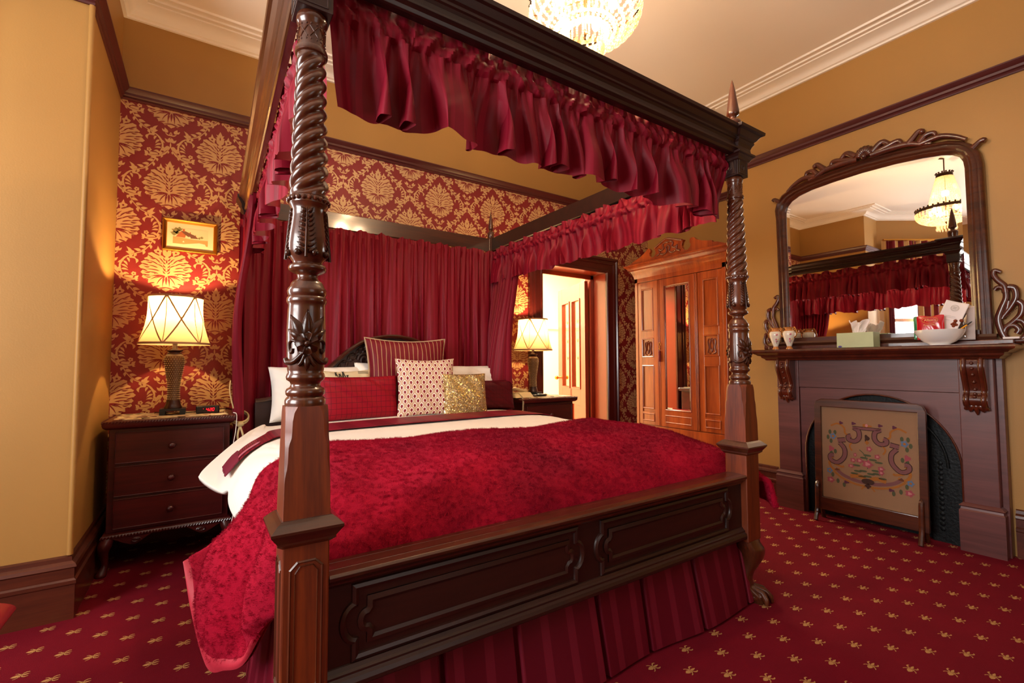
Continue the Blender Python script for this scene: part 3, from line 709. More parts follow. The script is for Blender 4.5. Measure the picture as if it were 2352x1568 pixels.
    g = G().sweep(sq, cw, *Z3, closed=True); g.box(cx-b, cx+b, cy-b, cy+b, 2.19, 2.21)
    g.build('crown_block', M['dark'], post, bevel=.0015)
    # finial
    pr = [(.030, 2.208), (.032, 2.215), (.034, 2.235), (.036, 2.252), (.0365, 2.262), (.034, 2.272), (.027, 2.276), (.018, 2.279), (.015, 2.286), (.018, 2.293), (.027, 2.298), (.0292, 2.308), (.028, 2.316), (.022, 2.36), (.0145, 2.41), (.006, 2.452), (.0008, 2.468)]
    if claw: pr = [(r, 2.208+(z-2.208)*1.06) for r, z in pr]
    def rfl(r, z, a): return r*(1+.07*math.cos(6*(a+z*6))*(1 if z > 2.32 else 0))
    g = G().lathe(pr, (cx, cy, 0), 28, rf=rfl); g.build('finial', M['mah'], post, smooth=1, angle=50)
    # carving: acanthus on the vase, leaves, flower and ribbon on the cylinder
    g = G()
    for k in range(4):
        a = -PI/2-.25+k*PI/2
        for i in range(9):
            z = 1.372+i*.0125; t = i/8; rr = .0475-.008*t
            for s_ in (1, -1): leafrelief(g, cx, cy, a, z, 0, ((s_*.002, 0), (s_*(.024-.010*t), .014)), .011, rr-.001, .006)
        vs = [(cx+(.0475-.0085*t+.004)*math.cos(a), cy+(.0475-.0085*t+.004)*math.sin(a), 1.36+t*.125) for t in [i/8 for i in range(9)]]
        g.tube(vs, [.004, .0038, .0035, .003, .0028, .0025, .002, .002, .001], 6)
        for s_ in (1, -1): g.sphere((cx+.047*math.cos(a+s_*.42), cy+.047*math.sin(a+s_*.42), 1.373), .0085, 8, 6)
    for k in range(2):
        a = -PI/2-.12+k*PI
        R0 = .0445
        for s_, w, e in ((0, .030, (.0, .075)), (-1, .034, (-.042, .062)), (1, .034, (.042, .060)), (-1, .026, (-.05, .028)), (1, .026, (.05, .028))):
            leafrelief(g, cx, cy, a, 1.158, 0, ((s_*.004, 0), e), w, R0, .010)
        c = Vector((math.cos(a), math.sin(a), 0)); t_ = Vector((-math.sin(a), math.cos(a), 0)); zc = 1.150; cen = Vector((cx, cy, zc))+c*.050
        for i in range(8):
            b_ = 2*PI*i/8; d = t_*math.cos(b_)+Vector((0, 0, 1))*math.sin(b_); w_ = c.cross(d)
            vs = []; fs = []
            for ii in range(6):
                q = ii/5; hw = .0035+.0085*q if q < .85 else .008*(1-q)/.15*.8+.003
                for kk in (-1, 0, 1): vs.append(cen+d*(.004+.024*q)+w_*hw*kk+c*(.003+.004*math.sin(q*PI)+(.003 if kk else -.001)-abs(math.cos(b_))*.010*q))
            for ii in range(5):
                for kk in range(2): fs.append((ii*3+kk, ii*3+kk+1, ii*3+kk+4, ii*3+kk+3))
            g.add(vs, fs)
        g.sphere(cen+c*.006, .0075, 10, 8)
        for s_ in (1, -1):
            def onc(arc, z, lift=.002): th = a+arc/R0; return (cx+(R0+lift)*math.cos(th), cy+(R0+lift)*math.sin(th), z)
            g.tube(path([onc(s_*.018, 1.150), onc(s_*.034, 1.158), onc(s_*.044, 1.150), onc(s_*.043, 1.135), onc(s_*.036, 1.128), onc(s_*.034, 1.138)], 18), .0038, 7)
            g.tube(path([onc(s_*.008, 1.128), onc(s_*.028, 1.108), onc(s_*.05, 1.104), onc(s_*.064, 1.112)], 14), [.006]*15, 7)
            g.tube(path([onc(s_*.005, 1.122), onc(s_*.012, 1.104), onc(s_*.018, 1.098)], 8), .005, 7)
        leafrelief(g, cx, cy, a, 1.124, 0, ((0, 0), (0, -.042)), .02, R0, .009)
        g.build('carved_flower', M['mah'], post, smooth=1, angle=60)
    if claw:
        # cabriole leg with ball-and-claw foot, knee turned outwards
        for_dir = Vector((.72, -.55, 0)).normalized(); g = G()
        ctr = [(0, .29, .056), (.012, .262, .060), (.026, .235, .062), (.028, .20, .055), (.018, .165, .044), (.004, .13, .035), (.0, .095, .033), (.012, .065, .036), (.035, .042, .044), (.052, .022, .048), (.055, .0, .042)]
        Q = path([Vector((cx, cy, 0))+for_dir*a+Vector((0, 0, z)) for a, z, r in ctr], 40)
        rs = [spline([(r, 0, 0) for a, z, r in ctr], i/40).x for i in range(41)]
        vs = []; fs = []
        for i, p in enumerate(Q):
            for k in range(24):
                a = 2*PI*k/24; sqf = 1/max(abs(math.cos(a)), abs(math.sin(a)))**.45
                vs.append((p.x+rs[i]*math.cos(a)*sqf*.9, p.y+rs[i]*math.sin(a)*sqf*.9, p.z))
        for i in range(40):
            for k in range(24): fs.append((i*24+k, i*24+(k+1) % 24, (i+1)*24+(k+1) % 24, (i+1)*24+k))
        fs.append(tuple(range(24))); fs.append(tuple(40*24+k for k in range(24))[::-1]); g.add(vs, fs)
        ctrp = Vector((cx, cy, 0))+for_dir*.05
        for da in (-1.25, -.42, .42, 1.25):
            d = Matrix.Rotation(da, 3, 'Z')@for_dir
            g.tube([Vector((cx, cy, .075))+d*.018, ctrp+d*.035+Vector((0, 0, .05)), ctrp+d*.058+Vector((0, 0, .028)), ctrp+d*.062+Vector((0, 0, .006))], [.010, .014, .013, .008], 9)
        g.sphere(ctrp+Vector((0, 0, .028)), .048, 18, 12, sc=(1, 1, .62))
        for i in range(8):
            t = i/7; p = spline([Vector((cx, cy, 0))+for_dir*a+Vector((0, 0, z)) for a, z, r in ctr], .06+t*.36)+for_dir*(.052-.012*t)
            g.sphere(p, .013-.006*t, 8, 6)
            for s_ in (1, -1): g.sphere(p-for_dir*.008+for_dir.cross(Vector((0, 0, 1)))*s_*.02*(1-t*.6), .009-.004*t, 8, 6)
        g.build('claw_foot', M['mah'], post, smooth=1, angle=70)
    return post
front_post(LXc, FY, False); front_post(RXc, FY, True)
# rear posts: slimmer, square caps with finials
def rear_post(cx, cy, ztop):
    g = G(); g.box(cx-.045, cx+.045, cy-.045, cy+.045, 0, 1.02)
    p = g.build('rear_post', M['dark'], bed, bevel=.004)
    def rf(r, z, a):
        env = smooth(1.42, 1.45, z)*(1-smooth(1.85, 1.88, z)); w = abs(math.cos(1.5*(a-z*2*PI/.118)))
        return r*(1-env*.25*(1-w**.55))
    pr = [(.040, 1.02), (.040, 1.04), (.030, 1.05), (.040, 1.07), (.040, 1.20), (.026, 1.25), (.04, 1.29), (.04, 1.36), (.034, 1.40)]+[(.037-.006*i/70, 1.41+.48*i/70) for i in range(71)]+[(.031, 1.90), (.034, 1.92), (.028, 1.94), (.028, 2.06)]
    G().lathe(pr, (cx, cy, 0), 28, rf=rf).build('turned_shaft', M['dark'], p, smooth=1)
    G().box(cx-.036, cx+.036, cy-.036, cy+.036, 2.05, 2.205).build('post_cap_block', M['mah'], p, bevel=.003)
    G().lathe([(.022, 2.204), (.027, 2.212), (.030, 2.235), (.029, 2.262), (.02, 2.272), (.013, 2.28), (.02, 2.29), (.0235, 2.30), (.014, 2.38), (.001, 2.455)], (cx, cy, 0), 24).build('finial', M['mah'], p, smooth=1, angle=50)
rear_post(.235, RY, 0); rear_post(2.108, RY+.02, 0)
# canopy frame: moulded front and left cornices, plain boards inside
crown = [(0, 2.088), (.006, 2.090), (.010, 2.100), (.020, 2.108), (.020, 2.116), (.008, 2.122), (.008, 2.140), (.014, 2.148), (.020, 2.152), (.020, 2.160), (.028, 2.166), (.040, 2.184), (.050, 2.188), (.052, 2.202), (.0, 2.204)]
fy = FY-.035
g = G().sweep([(RXc-.04, fy), (LXc+.04, fy)], crown, *Z3)
g.box(LXc+.04, RXc-.04, fy-.001, fy+.022, 2.088, 2.20)
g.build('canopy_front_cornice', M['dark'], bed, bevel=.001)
lx = LXc-.030
g = G().sweep([(lx, FY+.04), (lx+.035, RY-.04)], crown, *Z3)
g.build('canopy_left_cornice', M['mahy'], bed)
g = G(); g.add([(lx, FY+.04, 2.09), (lx+.022, FY+.04, 2.09), (lx+.035, RY-.04, 2.09), (lx+.057, RY-.04, 2.09), (lx, FY+.04, 2.2), (lx+.022, FY+.04, 2.2), (lx+.035, RY-.04, 2.2), (lx+.057, RY-.04, 2.2)], [(0, 2, 3, 1), (4, 5, 7, 6), (0, 1, 5, 4), (2, 6, 7, 3), (0, 4, 6, 2), (1, 3, 7, 5)])
g.build('canopy_left_rail', M['mahy'], bed)
g = G().sweep([(lx+.035-.005, RY-.05), (lx+.035-.005, RY+.04), (lx+.09, RY+.04)], [(0, 2.0), (.015, 2.03), (.02, 2.10), (.03, 2.12), (.03, 2.14), (.045, 2.17), (.055, 2.19), (.055, 2.205), (0, 2.205)], *Z3)
g.build('corner_bracket', M['dark'], bed)
rx = RXc
g = G(); g.add([(rx-.022, FY+.04, 2.10), (rx+.002, FY+.04, 2.10), (rx-.03, RY-.01, 2.10), (rx-.006, RY-.01, 2.10), (rx-.022, FY+.04, 2.205), (rx+.002, FY+.04, 2.205), (rx-.03, RY-.01, 2.205), (rx-.006, RY-.01, 2.205)], [(0, 2, 3, 1), (4, 5, 7, 6), (0, 1, 5, 4), (2, 6, 7, 3), (0, 4, 6, 2), (1, 3, 7, 5)])
g.sweep([(rx-.0, RY-.01), (rx+.0, FY+.04)], crown, *Z3)
g.build('canopy_right_rail', M['dark'], bed)
G().box(.26, 2.08, RY-.012, RY+.012, 2.085, 2.20).build('canopy_head_rail', M['mahx'], bed, bevel=.002)
# footboard
g = G(); g.box(LXc+.05, RXc-.05, FY-.022, FY+.022, .30, .565)
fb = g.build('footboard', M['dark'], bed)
capp = [(0, .545), (.006, .548), (.012, .556), (.012, .560), (.022, .566), (.030, .574), (.032, .582), (.026, .588), (0, .590)]
g = G().sweep([(RXc-.053, FY-.022), (LXc+.053, FY-.022)], capp, *Z3); g.sweep([(LXc+.053, FY+.022), (RXc-.053, FY+.022)], capp, *Z3)
g.box(LXc+.053, RXc-.053, FY-.022, FY+.022, .56, .590)
g.build('footboard_cap', M['mahx'], bed, bevel=.001)
bm_ = [(0, .352), (.004, .350), (.010, .342), (.016, .338), (.016, .332), (.022, .326), (.026, .316), (.026, .306), (.018, .300), (0, .298)]
g = G().sweep([(RXc-.053, FY-.022), (LXc+.053, FY-.022)], bm_, *Z3); g.build('footboard_base_moulding', M['dark'], bed, bevel=.001)
def notched(x0, x1, z0, z1, r=.042, k=.018):
    zc = (z0+z1)/2; a = []
    a += [(x0, z0), (x0, zc-r*.95)]
    a += [(x0-k*.2-r*.62*math.cos(t), zc+r*.85*math.sin(t)) for t in [(-PI/2+PI*i/14) for i in range(15)]]
    a += [(x0, zc+r*.95), (x0, z1), (x1, z1), (x1, zc+r*.95)]
    a += [(x1+k*.2+r*.62*math.cos(t), zc+r*.85*math.sin(t)) for t in [(PI/2-PI*i/14) for i in range(15)]]
    a += [(x1, zc-r*.95), (x1, z0)]
    return a
yf = FY-.022
for x0, x1 in ((.345, 1.062), (1.205, 1.945)):
    out = notched(x0, x1, .372, .525)
    g = G().sweep(out, [(0, 0), (.002, .006), (.010, .010), (.018, .006), (.020, 0)], (0, yf, 0), (1, 0, 0), (0, 0, 1), (0, -1, 0), closed=True)
    inn = notched(x0+.02, x1-.02, .390, .507, .034, .014)
    g.prism(inn, lambda u, v, w: (u, yf-w, v), 0, .003)
    g.sweep(inn, [(0, 0), (.0, .005), (-.012, .009), (-.02, .004)], (0, yf, 0), (1, 0, 0), (0, 0, 1), (0, -1, 0), closed=True)
    g.build('footboard_panel', M['dark'], fb, smooth=1, angle=30)
# side rails, headboard
for x in (LXc-.02, RXc-.005): G().box(x, x+.025, FY+.05, RY-.045, .33, .52).build('side_rail', M['dark'], bed, bevel=.003)
g = G(); top = [(.28, .5), (.28, .86), (.36, .87), (.50, .90), (.62, .97), (.74, 1.08), (.86, 1.19), (.98, 1.262), (1.10, 1.29), (1.17, 1.295)]
top = top+[(2.34-x, z) for x, z in top[::-1][1:]]
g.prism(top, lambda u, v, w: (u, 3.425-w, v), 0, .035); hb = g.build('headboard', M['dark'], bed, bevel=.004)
g = G(); arc = [(x, z) for x, z in top if z > .85]
g.sweep(path([(x, z, 0) for x, z in arc], 60) and [(p.x, p.y) for p in path([(x, z, 0) for x, z in arc], 60)], [(0, .0), (0, .045), (.012, .05), (.022, .04), (.022, 0)], (0, 3.392, 0), (1, 0, 0), (0, 0, 1), (0, -1, 0))
g.build('headboard_arch_moulding', M['mahx'], hb, smooth=1, angle=40)
g = G(); random.seed(5)
pp = path([(x, z, 0) for x, z in arc], 60)
for i in range(12, 49):
    p = pp[i]; d = nrm(pp[i+1]-pp[i-1]); n_ = Vector((d.y, -d.x, 0))
    for s_ in (0, 1):
        c = p+n_*(.030+.026*s_); dd_ = Matrix.Rotation(.5*(-1)**(i+s_), 3, 'Z')@d*.024; g.tube([(c.x-dd_.x, 3.391, c.y-dd_.y), (c.x, 3.386, c.y), (c.x+dd_.x, 3.391, c.y+dd_.y)], [.004, .011, .003], 8)
for sx in (-1, 1):
    g.tube([(1.17+sx*(.20+.05*math.cos(t)*(1-t/14)), 3.385, 1.13+.05*math.sin(t)*(1-t/14)) for t in [i*.35 for i in range(32)]], [.013]*32, 8)
g.build('headboard_carving', M['dark'], hb, smooth=1)

# ------------------------------------------------------------------ canopy hangings
def ruffle(g, a, b, zt, zb, out, seed, wave=.12, amp=.035, head=.045, dens=260, zfn=None, bot=None, m=0, sharp=1.6):
    """gathered valance from a to b (xy), header frill above the rod casing, folds below"""
    a = Vector(a); b = Vector(b); d = (b-a); L = d.length; d.normalize(); n = Vector(out)
    f1 = fbm(seed, 2, 1.0/.055); f2 = fbm(seed+1, 3, 1.0/.5); f3 = fbm(seed+2, 2, 1.0/.07); f4 = fbm(seed+5, 3, 1/.3)
    nu = int(L*dens); nv = 34; H = zt-zb
    def fn(u, v):
        s_ = u*L; z = zt-v*H
        ph = s_/wave+f2(s_)*1.1
        fold = math.sin(2*PI*ph); fold = math.copysign(abs(fold)**(1/sharp), fold)
        hv = head/H
        if v < hv: t = v/hv; off = f1(s_+f4(s_)*.03*t)*.017*(1.15-t)+.006*t; zz = z+(f3(s_*.45)*.014+f4(s_*.8)*.008)*(1-t)
        elif v < hv*2: t = (v-hv)/hv; off = .013*math.sin(PI*t)+f1(s_*.8+.3+t*.03*(1 if f4(s_*.6) > 0 else -1))*.009+.006*f4(s_*2); zz = z+.006*f2(s_*3)
        else:
            t = (v-hv*2)/(1-hv*2); A = amp*(.15+.85*smooth(0, .75, t)); off = fold*A+f1(s_)*.010*(1-smooth(0, .35, t))+f4(s_)*.01*t
            s_ += math.cos(2*PI*ph)*wave*.16*t; zz = z-(.008*fold+.014*f4(s_*1.3))*t
        if zfn: zz += zfn(u)
        q = a+d*s_+n*off
        return (q.x, q.y, zz)
    g.grid(nu, nv, fn, m, lambda u, v: (u*L*1.9, v))
y_v = FY+.012
g = G(); ruffle(g, (LXc+.045, y_v), (RXc-.045, y_v), 2.135, 1.79, (0, -1), 11, wave=.21, amp=.05, head=.055, sharp=2.2)
vf = tag(g.build('front_valance', M['satin'], None, smooth=True), 'gathered burgundy satin valance along the foot of the canopy, nearest the viewer', 'valance', 'bed canopy valances')
g = G(); ruffle(g, (LXc+.01, FY+.06), (LXc+.045, RY-.06), 2.125, 1.80, (-1, 0), 27, wave=.14, amp=.042, dens=240)
tag(g.build('side_valance', M['satin'], None, smooth=True), 'gathered burgundy satin valance on the window side of the canopy, behind the near post', 'valance', 'bed canopy valances')
g = G(); ruffle(g, (RXc-.035, FY+.05), (RXc-.045, RY-.05), 2.085, 1.80, (-1, 0), 43, wave=.12, amp=.034, dens=240)
tag(g.build('side_valance', M['satin'], None, smooth=True), 'gathered red valance on the far side of the canopy, in front of the wardrobe', 'valance', 'bed canopy valances')
g = G(); ruffle(g, (.175, RY-.055), (2.075, RY-.055), 2.075, .62, (0, -1), 61, wave=.12, amp=.027, head=.035, dens=230)
tag(g.build('back_curtain', M['drape'], None, smooth=True), 'full-width burgundy curtain hanging behind the headboard', 'curtain', 'bed curtains')
def tied(name, xw, ya, yb, xt, yt, zt, side, seed, label, rtie=.045, ztie=.82, flare=.09, tief=.3):
    g = G(); f = fbm(seed, 3, 2.0)
    def fn(u, v):
        z = zt-v*(zt-.02); y0 = ya+(yb-ya)*u
        if z > ztie: t = smooth(0, 1, (zt-z)/(zt-ztie)); k = t**tief
        else: t = 1-(ztie-z)/ztie; k = 1
        ang = PI*(1-u)*1.0-PI/2
        ph = math.sin(2*PI*(u*9+f(u)*.5))*.018*(1 if z > ztie else .8)
        if z > ztie:
            kk = smooth(0, 1, (zt-z)/(zt-ztie)); wk = kk**2.2
            w = (1-wk)*(yb-ya)*(1-.10*kk)+wk*2*rtie; cyy = (ya+yb)/2*(1-kk)+yt*kk; yy = cyy+(u-.5)*w
            xx = xw*(1-kk)+xt*kk+math.cos(PI*(u-.5))*rtie*1.1*wk*side+ph*(1-wk*.45)+side*.05*math.sin(PI*kk)
            if v < .03: xx += .01*math.sin(u*140)
        else:
            e = smooth(0, .4, (ztie-z)); w = 2*rtie+e*2*flare; yy = yt+(u-.5)*w; xx = xt+math.cos(PI*(u-.5))*rtie*side+ph*(.6+e)
        return (xx, yy, z)
    g.grid(150, 90, fn, 0, lambda u, v: (u*1.1, v))
    o = g.build(name, M['drape'], None, smooth=True)
    return tag(o, label, 'curtain', 'bed curtains')
tied('side_curtain', LXc+.015, 3.02, 3.46,   .215, 3.37, 2.09, -1, 3, 'burgundy side curtain tied back with a cord beside the clock radio', ztie=.74)
tied('side_curtain', RXc-.03, 3.05, 3.47, 2.10, 3.30, 2.07, -1, 8, 'burgundy side curtain at the far head corner of the bed, next to the lit doorway', rtie=.15, ztie=.70, flare=.02, tief=.5)
g = G(); cyT, cxT = 3.37, .215
for dz in (0, .012): g.tube([(cxT-.018+.047*math.cos(t), cyT+.002+.060*math.sin(t), .765+dz+.03*math.sin(t)) for t in [2*PI*i/28 for i in range(29)]], .0055, 8)
g.tube(path([(cxT-.055, cyT-.02, .83), (cxT-.075, cyT-.01, .93), (cxT-.072, cyT+.02, 1.0)], 10), .004, 7)
g.sphere((cxT-.02, cyT-.065, .735), .02, 12, 8, sc=(1.1, .8, .8))
for dx_ in (-.012, .016): g.tube(path([(cxT-.02, cyT-.065, .73), (cxT-.02+dx_, cyT-.075, .67), (cxT-.01+dx_, cyT-.07, .61)], 10), .006, 7)
tag(g.build('curtain_tieback', M['cream'], None, smooth=True), 'cream rope tieback knotted around the left bed curtain', 'tieback')
# box-pleated skirt under the frame
def pleats(g, a, b, zt, zb, out, seed, pw=.30, flare=.03, gap=.009, dens=420):
    a = Vector(a); b = Vector(b); d = b-a; L = d.length; d.normalize(); n = Vector(out); rnd = random.Random(seed)
    cuts = []; s_ = rnd.uniform(.05, .15)
    while s_ < L: cuts.append(s_); s_ += pw*rnd.uniform(.8, 1.2)
    f = fbm(seed, 3, 4.0); nu = int(L*dens); nv = 10
    def fn(u, v):
        s_ = u*L; dd = min(abs(s_-c) for c in cuts); k = math.exp(-(dd/gap)**4); w = smooth(gap, .10, dd)
        off = -.03*k+flare*v+.012*v*math.sin(s_*9)
        q = a+d*s_+n*off; return (q.x, q.y, zt+(zb-zt)*v)
    g.grid(nu, nv, fn, 0, lambda u, v: (u*L*1.6, v))
g = G(); pleats(g, (LXc+.0, FY+.052), (RXc-.005, FY+.03), .42, .012, (0, -1), 9, flare=.085)
pleats(g, (LXc-.01, RY-.1), (LXc-.01, FY+.055), .46, .012, (-1, 0), 12, flare=.045); pleats(g, (RXc+.03, FY+.06), (RXc+.03, RY-.1), .46, .012, (1, 0), 14, flare=.04)
tag(g.build('bed_skirt', M['skirt'], None, smooth=True), 'burgundy striped box-pleated skirt under the bed frame', 'bed skirt')

# ------------------------------------------------------------------ bedding
g = G()
g.box(.23, 2.09, 1.40, 3.36, .36, .60)
tag(g.build('mattress', M['white'], None, bevel=.05, bseg=4), 'thick white mattress on the bed frame, hidden under the covers', 'mattress')
def bedz(x, y):
    ex = smooth(.17, .34, x)*(1-smooth(2.02, 2.17, x)); return .655+.083*ex**.6+.004*math.sin(x*7+y*3)
# duvet: top plus left hang with a flared corner near the head
g = G(); fz = fbm(4, 3, 1.2)
rows = []
DS = [(3.13, [(.34, 3.13, .722), (.30, 3.10, .738), (.24, 3.02, .725), (.19, 2.94, .705), (.10, 2.80, .655), (.018, 2.66, .602), (-.005, 2.60, .577)]),
      (2.95, [(.34, 2.95, .722), (.28, 2.94, .715), (.235, 2.93, .70), (.19, 2.86, .68), (.12, 2.74, .64), (.05, 2.60, .59), (.02, 2.53, .562)]),
      (2.75, [(.34, 2.75, .722), (.28, 2.74, .71), (.235, 2.73, .69), (.18, 2.68, .66), (.13, 2.60, .62), (.08, 2.50, .57), (.05, 2.46, .551)]),
      (2.55, [(.34, 2.55, .720), (.28, 2.54, .71), (.235, 2.53, .69), (.175, 2.50, .65), (.13, 2.45, .60), (.10, 2.42, .565), (.084, 2.40, .54)]),
      (2.38, [(.34, 2.38, .718), (.28, 2.38, .706), (.235, 2.38, .685), (.17, 2.37, .64), (.14, 2.36, .60), (.12, 2.35, .57), (.107, 2.35, .551)]),
      (2.18, [(.34, 2.18, .715), (.28, 2.18, .70), (.235, 2.18, .675), (.165, 2.18, .62), (.14, 2.17, .57), (.13, 2.16, .53), (.126, 2.15, .49)]),
      (1.93, [(.34, 1.93, .705), (.28, 1.93, .69), (.235, 1.93, .66), (.185, 1.93, .61), (.165, 1.93, .55), (.155, 1.93, .49), (.15, 1.93, .44)])]
def dsurf(yb, v):
    ys = [a for a, _ in DS]; k = 0
    while k < len(ys)-2 and yb < ys[k+1]: k += 1
    t = (ys[k]-yb)/(ys[k]-ys[k+1])
    def row(i): 
        i = min(max(i, 0), len(DS)-1); y, p = DS[i]
        return [Vector((2.16, y, .60)), Vector((2.10, y, .69)), Vector((1.9, y, .733)), Vector((1.2, y, .736)), Vector((.60, y, .730))]+[Vector(q) for q in p]
    A, B, C, E = [spline(row(k+d), v) for d in (-1, 0, 1, 2)]
    if k == 0: A = 2*B-C
    if k >= len(ys)-2: E = 2*C-B
    return cat1(A, B, C, E, min(max(t, 0), 1))
def dv(u, v):
    p = dsurf(3.13-u*1.2, v); hang = smooth(.60, .9, v)
    p.x += .008*math.sin(u*23+1)*hang*smooth(.5, .7, u); p.z += .003*fz(u*3+v*4)*(1-hang)
    return p
g.grid(90, 80, dv, 0, lambda u, v: (v, u))
tag(g.build('duvet', M['quilt'], None, smooth=True, solid=.02), 'white ribbed duvet whose corner flares out over the side of the bed', 'duvet')
# a strip of sheet hanging below
g = G(); g.grid(4, 16, lambda u, v: (lambda q: (q.x+(.02-.017*v)*(u-.5), q.y+(.05-.045*v)*(u-.5), q.z))(spline([(.135, 2.45, .44), (.12, 2.42, .36), (.125, 2.30, .26), (.14, 2.22, .20)], v)))
tag(g.build('sheet_tie', M['white'], None, smooth=True, solid=.003), 'narrow white tape dangling below the duvet corner', 'tape')
# runner
g = G()
def rn(u, v):
    vv = .02+u*.735; fw = smooth(.34, .62, vv); yb = 2.61+.29*v-fw*(.04+.09*v)
    p = dsurf(yb, vv); q = dsurf(yb, min(vv+.01, 1)); r_ = dsurf(yb-.01, vv); n_ = nrm((q-p).cross(r_-p))
    if n_.z < 0 and vv < .7: n_ = -n_
    if vv >= .7 and n_.x > 0 and n_.z < 0: n_ = -n_
    return p+Vector((0, 0, 1))*.017+n_*.004+Vector((-.010, -.006, 0))*smooth(.55, .75, vv)
g.grid(90, 16, rn, 0, lambda u, v: (u*2, v))
M['runner'] = tinted('burgundy_runner', '#5E0C1C', '#741226', 12, .5, .5, .3, 0)
ru = tag(g.build('bed_runner', M['runner'], None, smooth=True, solid=.004), 'burgundy and magenta fringed runner laid across the duvet below the pillows', 'bed runner')
g = G(); e0 = rn(1, 0); e1 = rn(1, 1)
for i in range(34):
    t = i/33; p = e0.lerp(e1, t); random.seed(i); j = random.uniform(-.006, .006)
    o_ = Vector((-.008, -.004, .003)); g.tube([rn(.995, t)+o_*.6, rn(1.045, t)+o_, rn(1.09, t)+o_*1.1, rn(1.135+j*1.5, t)+o_*1.3], [.004, .0046, .0042, .003], 6)
g.build('fringe', P('runner_fringe', '#6E0C30', .6), ru, smooth=True)
M['mag'] = P('magenta_damask_band', '#B01E58', .4, sheen=.4)
g = G()
for (v0, v1) in ((.30, .52),):
    vs = []; 
    for i in range(25):
        u = .80+.2*i/24
        for v in (v0*(1-(i<3)*.0), v1): vs.append(rn(u, (v-.41)*min(1, i/4+.2)+.30)+Vector((-.004, -.002, .0035)))
    g.add(vs, [(2*i, 2*i+1, 2*i+3, 2*i+2) for i in range(24)])
for i in range(11):
    for v in (.62, .74, .86):
        p = rn(.82+.165*i/10, v)+Vector((-.004, -.002, .004)); q = rn(.82+.165*i/10+.008, v+.04)+Vector((-.004, -.002, .004)); r_ = rn(.82+.165*i/10+.008, v-.03)+Vector((-.004, -.002, .004)); g.add([p, q, r_], [(0, 1, 2)])
g.build('woven_band', M['mag'], ru, smooth=True)
# fur throw
def TP(rows, u, v): return patch(rows, u, v)
def thr(u, v):
    """u across from right side (0) to the left hem (1); v from the foot (0) to the upper edge (1)"""
    A = []   # sections at increasing u, each a list of points along v
    def top(x, zf=1.0, sag=0): 
        return [Vector((x, 1.288, .50)), Vector((x, 1.305, .56)), Vector((x, 1.36, .645-sag*.05)), Vector((x, 1.48, .715-sag*.04)), Vector((x, 1.68, .757-sag*.02)), Vector((x, 1.88, .772)), Vector((x, 2.03+.03*math.sin(x*3), .760))]
    A.append([Vector((2.26, 1.17, .42)), Vector((2.30, 1.19, .41)), Vector((2.33, 1.26, .43)), Vector((2.30, 1.45, .46)), Vector((2.29, 1.62, .46)), Vector((2.28, 1.8, .46)), Vector((2.27, 1.95, .46))])
    A.append([Vector((2.235, 1.20, .55)), Vector((2.25, 1.26, .57)), Vector((2.25, 1.36, .58)), Vector((2.25, 1.48, .60)), Vector((2.25, 1.65, .61)), Vector((2.24, 1.83, .60)), Vector((2.23, 2.0, .60))])
    A.append([Vector((2.10, 1.31, .53)), Vector((2.13, 1.33, .59)), Vector((2.14, 1.38, .655)), Vector((2.15, 1.5, .69)), Vector((2.15, 1.68, .705)), Vector((2.14, 1.86, .70)), Vector((2.13, 2.03, .69))])
    for x in (1.9, 1.55, 1.2, .85, .55, .36): A.append(top(x, 1, 0 if x > .8 else .3))
    A.append([Vector((0.265, 1.315, 0.57)), Vector((0.262, 1.37, 0.625)), Vector((0.262, 1.46, 0.672)), Vector((0.265, 1.58, 0.7)), Vector((0.262, 1.7, 0.715)), Vector((0.26, 1.86, 0.725)), Vector((0.26, 2.02, 0.728))])
    A.append([Vector((0.2, 1.325, 0.53)), Vector((0.205, 1.38, 0.575)), Vector((0.21, 1.48, 0.625)), Vector((0.213, 1.6, 0.652)), Vector((0.214, 1.72, 0.663)), Vector((0.205, 1.86, 0.672)), Vector((0.195, 2.01, 0.682))])
    A.append([Vector((0.188, 1.335, 0.5)), Vector((0.185, 1.39, 0.53)), Vector((0.175, 1.48, 0.57)), Vector((0.168, 1.6, 0.595)), Vector((0.163, 1.72, 0.602)), Vector((0.158, 1.86, 0.604)), Vector((0.155, 2, 0.6))])
    A.append([Vector((0.186, 1.345, 0.49)), Vector((0.176, 1.41, 0.5)), Vector((0.16, 1.49, 0.515)), Vector((0.142, 1.6, 0.535)), Vector((0.125, 1.72, 0.545)), Vector((0.118, 1.85, 0.545)), Vector((0.122, 1.985, 0.535))])
    A.append([Vector((0.185, 1.36, 0.48)), Vector((0.17, 1.42, 0.475)), Vector((0.146, 1.5, 0.455)), Vector((0.118, 1.6, 0.46)), Vector((0.092, 1.71, 0.485)), Vector((0.07, 1.84, 0.505)), Vector((0.065, 1.96, 0.515))])
    A.append([Vector((0.184, 1.37, 0.475)), Vector((0.162, 1.435, 0.43)), Vector((0.13, 1.52, 0.36)), Vector((0.098, 1.61, 0.345)), Vector((0.064, 1.7, 0.37)), Vector((0.03, 1.83, 0.44)), Vector((0.002, 1.945, 0.475))])
    A.append([Vector((0.184, 1.38, 0.469)), Vector((0.157, 1.45, 0.385)), Vector((0.118, 1.54, 0.262)), Vector((0.076, 1.62, 0.217)), Vector((0.033, 1.7, 0.2)), Vector((-0.008, 1.82, 0.31)), Vector((-0.036, 1.93, 0.441))])
    p = patch_cached(A, u, v); return p
_c = {}
def patch_cached(A, u, v):
    if 'A' not in _c: _c['A'] = A
    return spline([spline(r, v) for r in _c['A']], u)
fn1 = fbm(77, 3, 2.5)
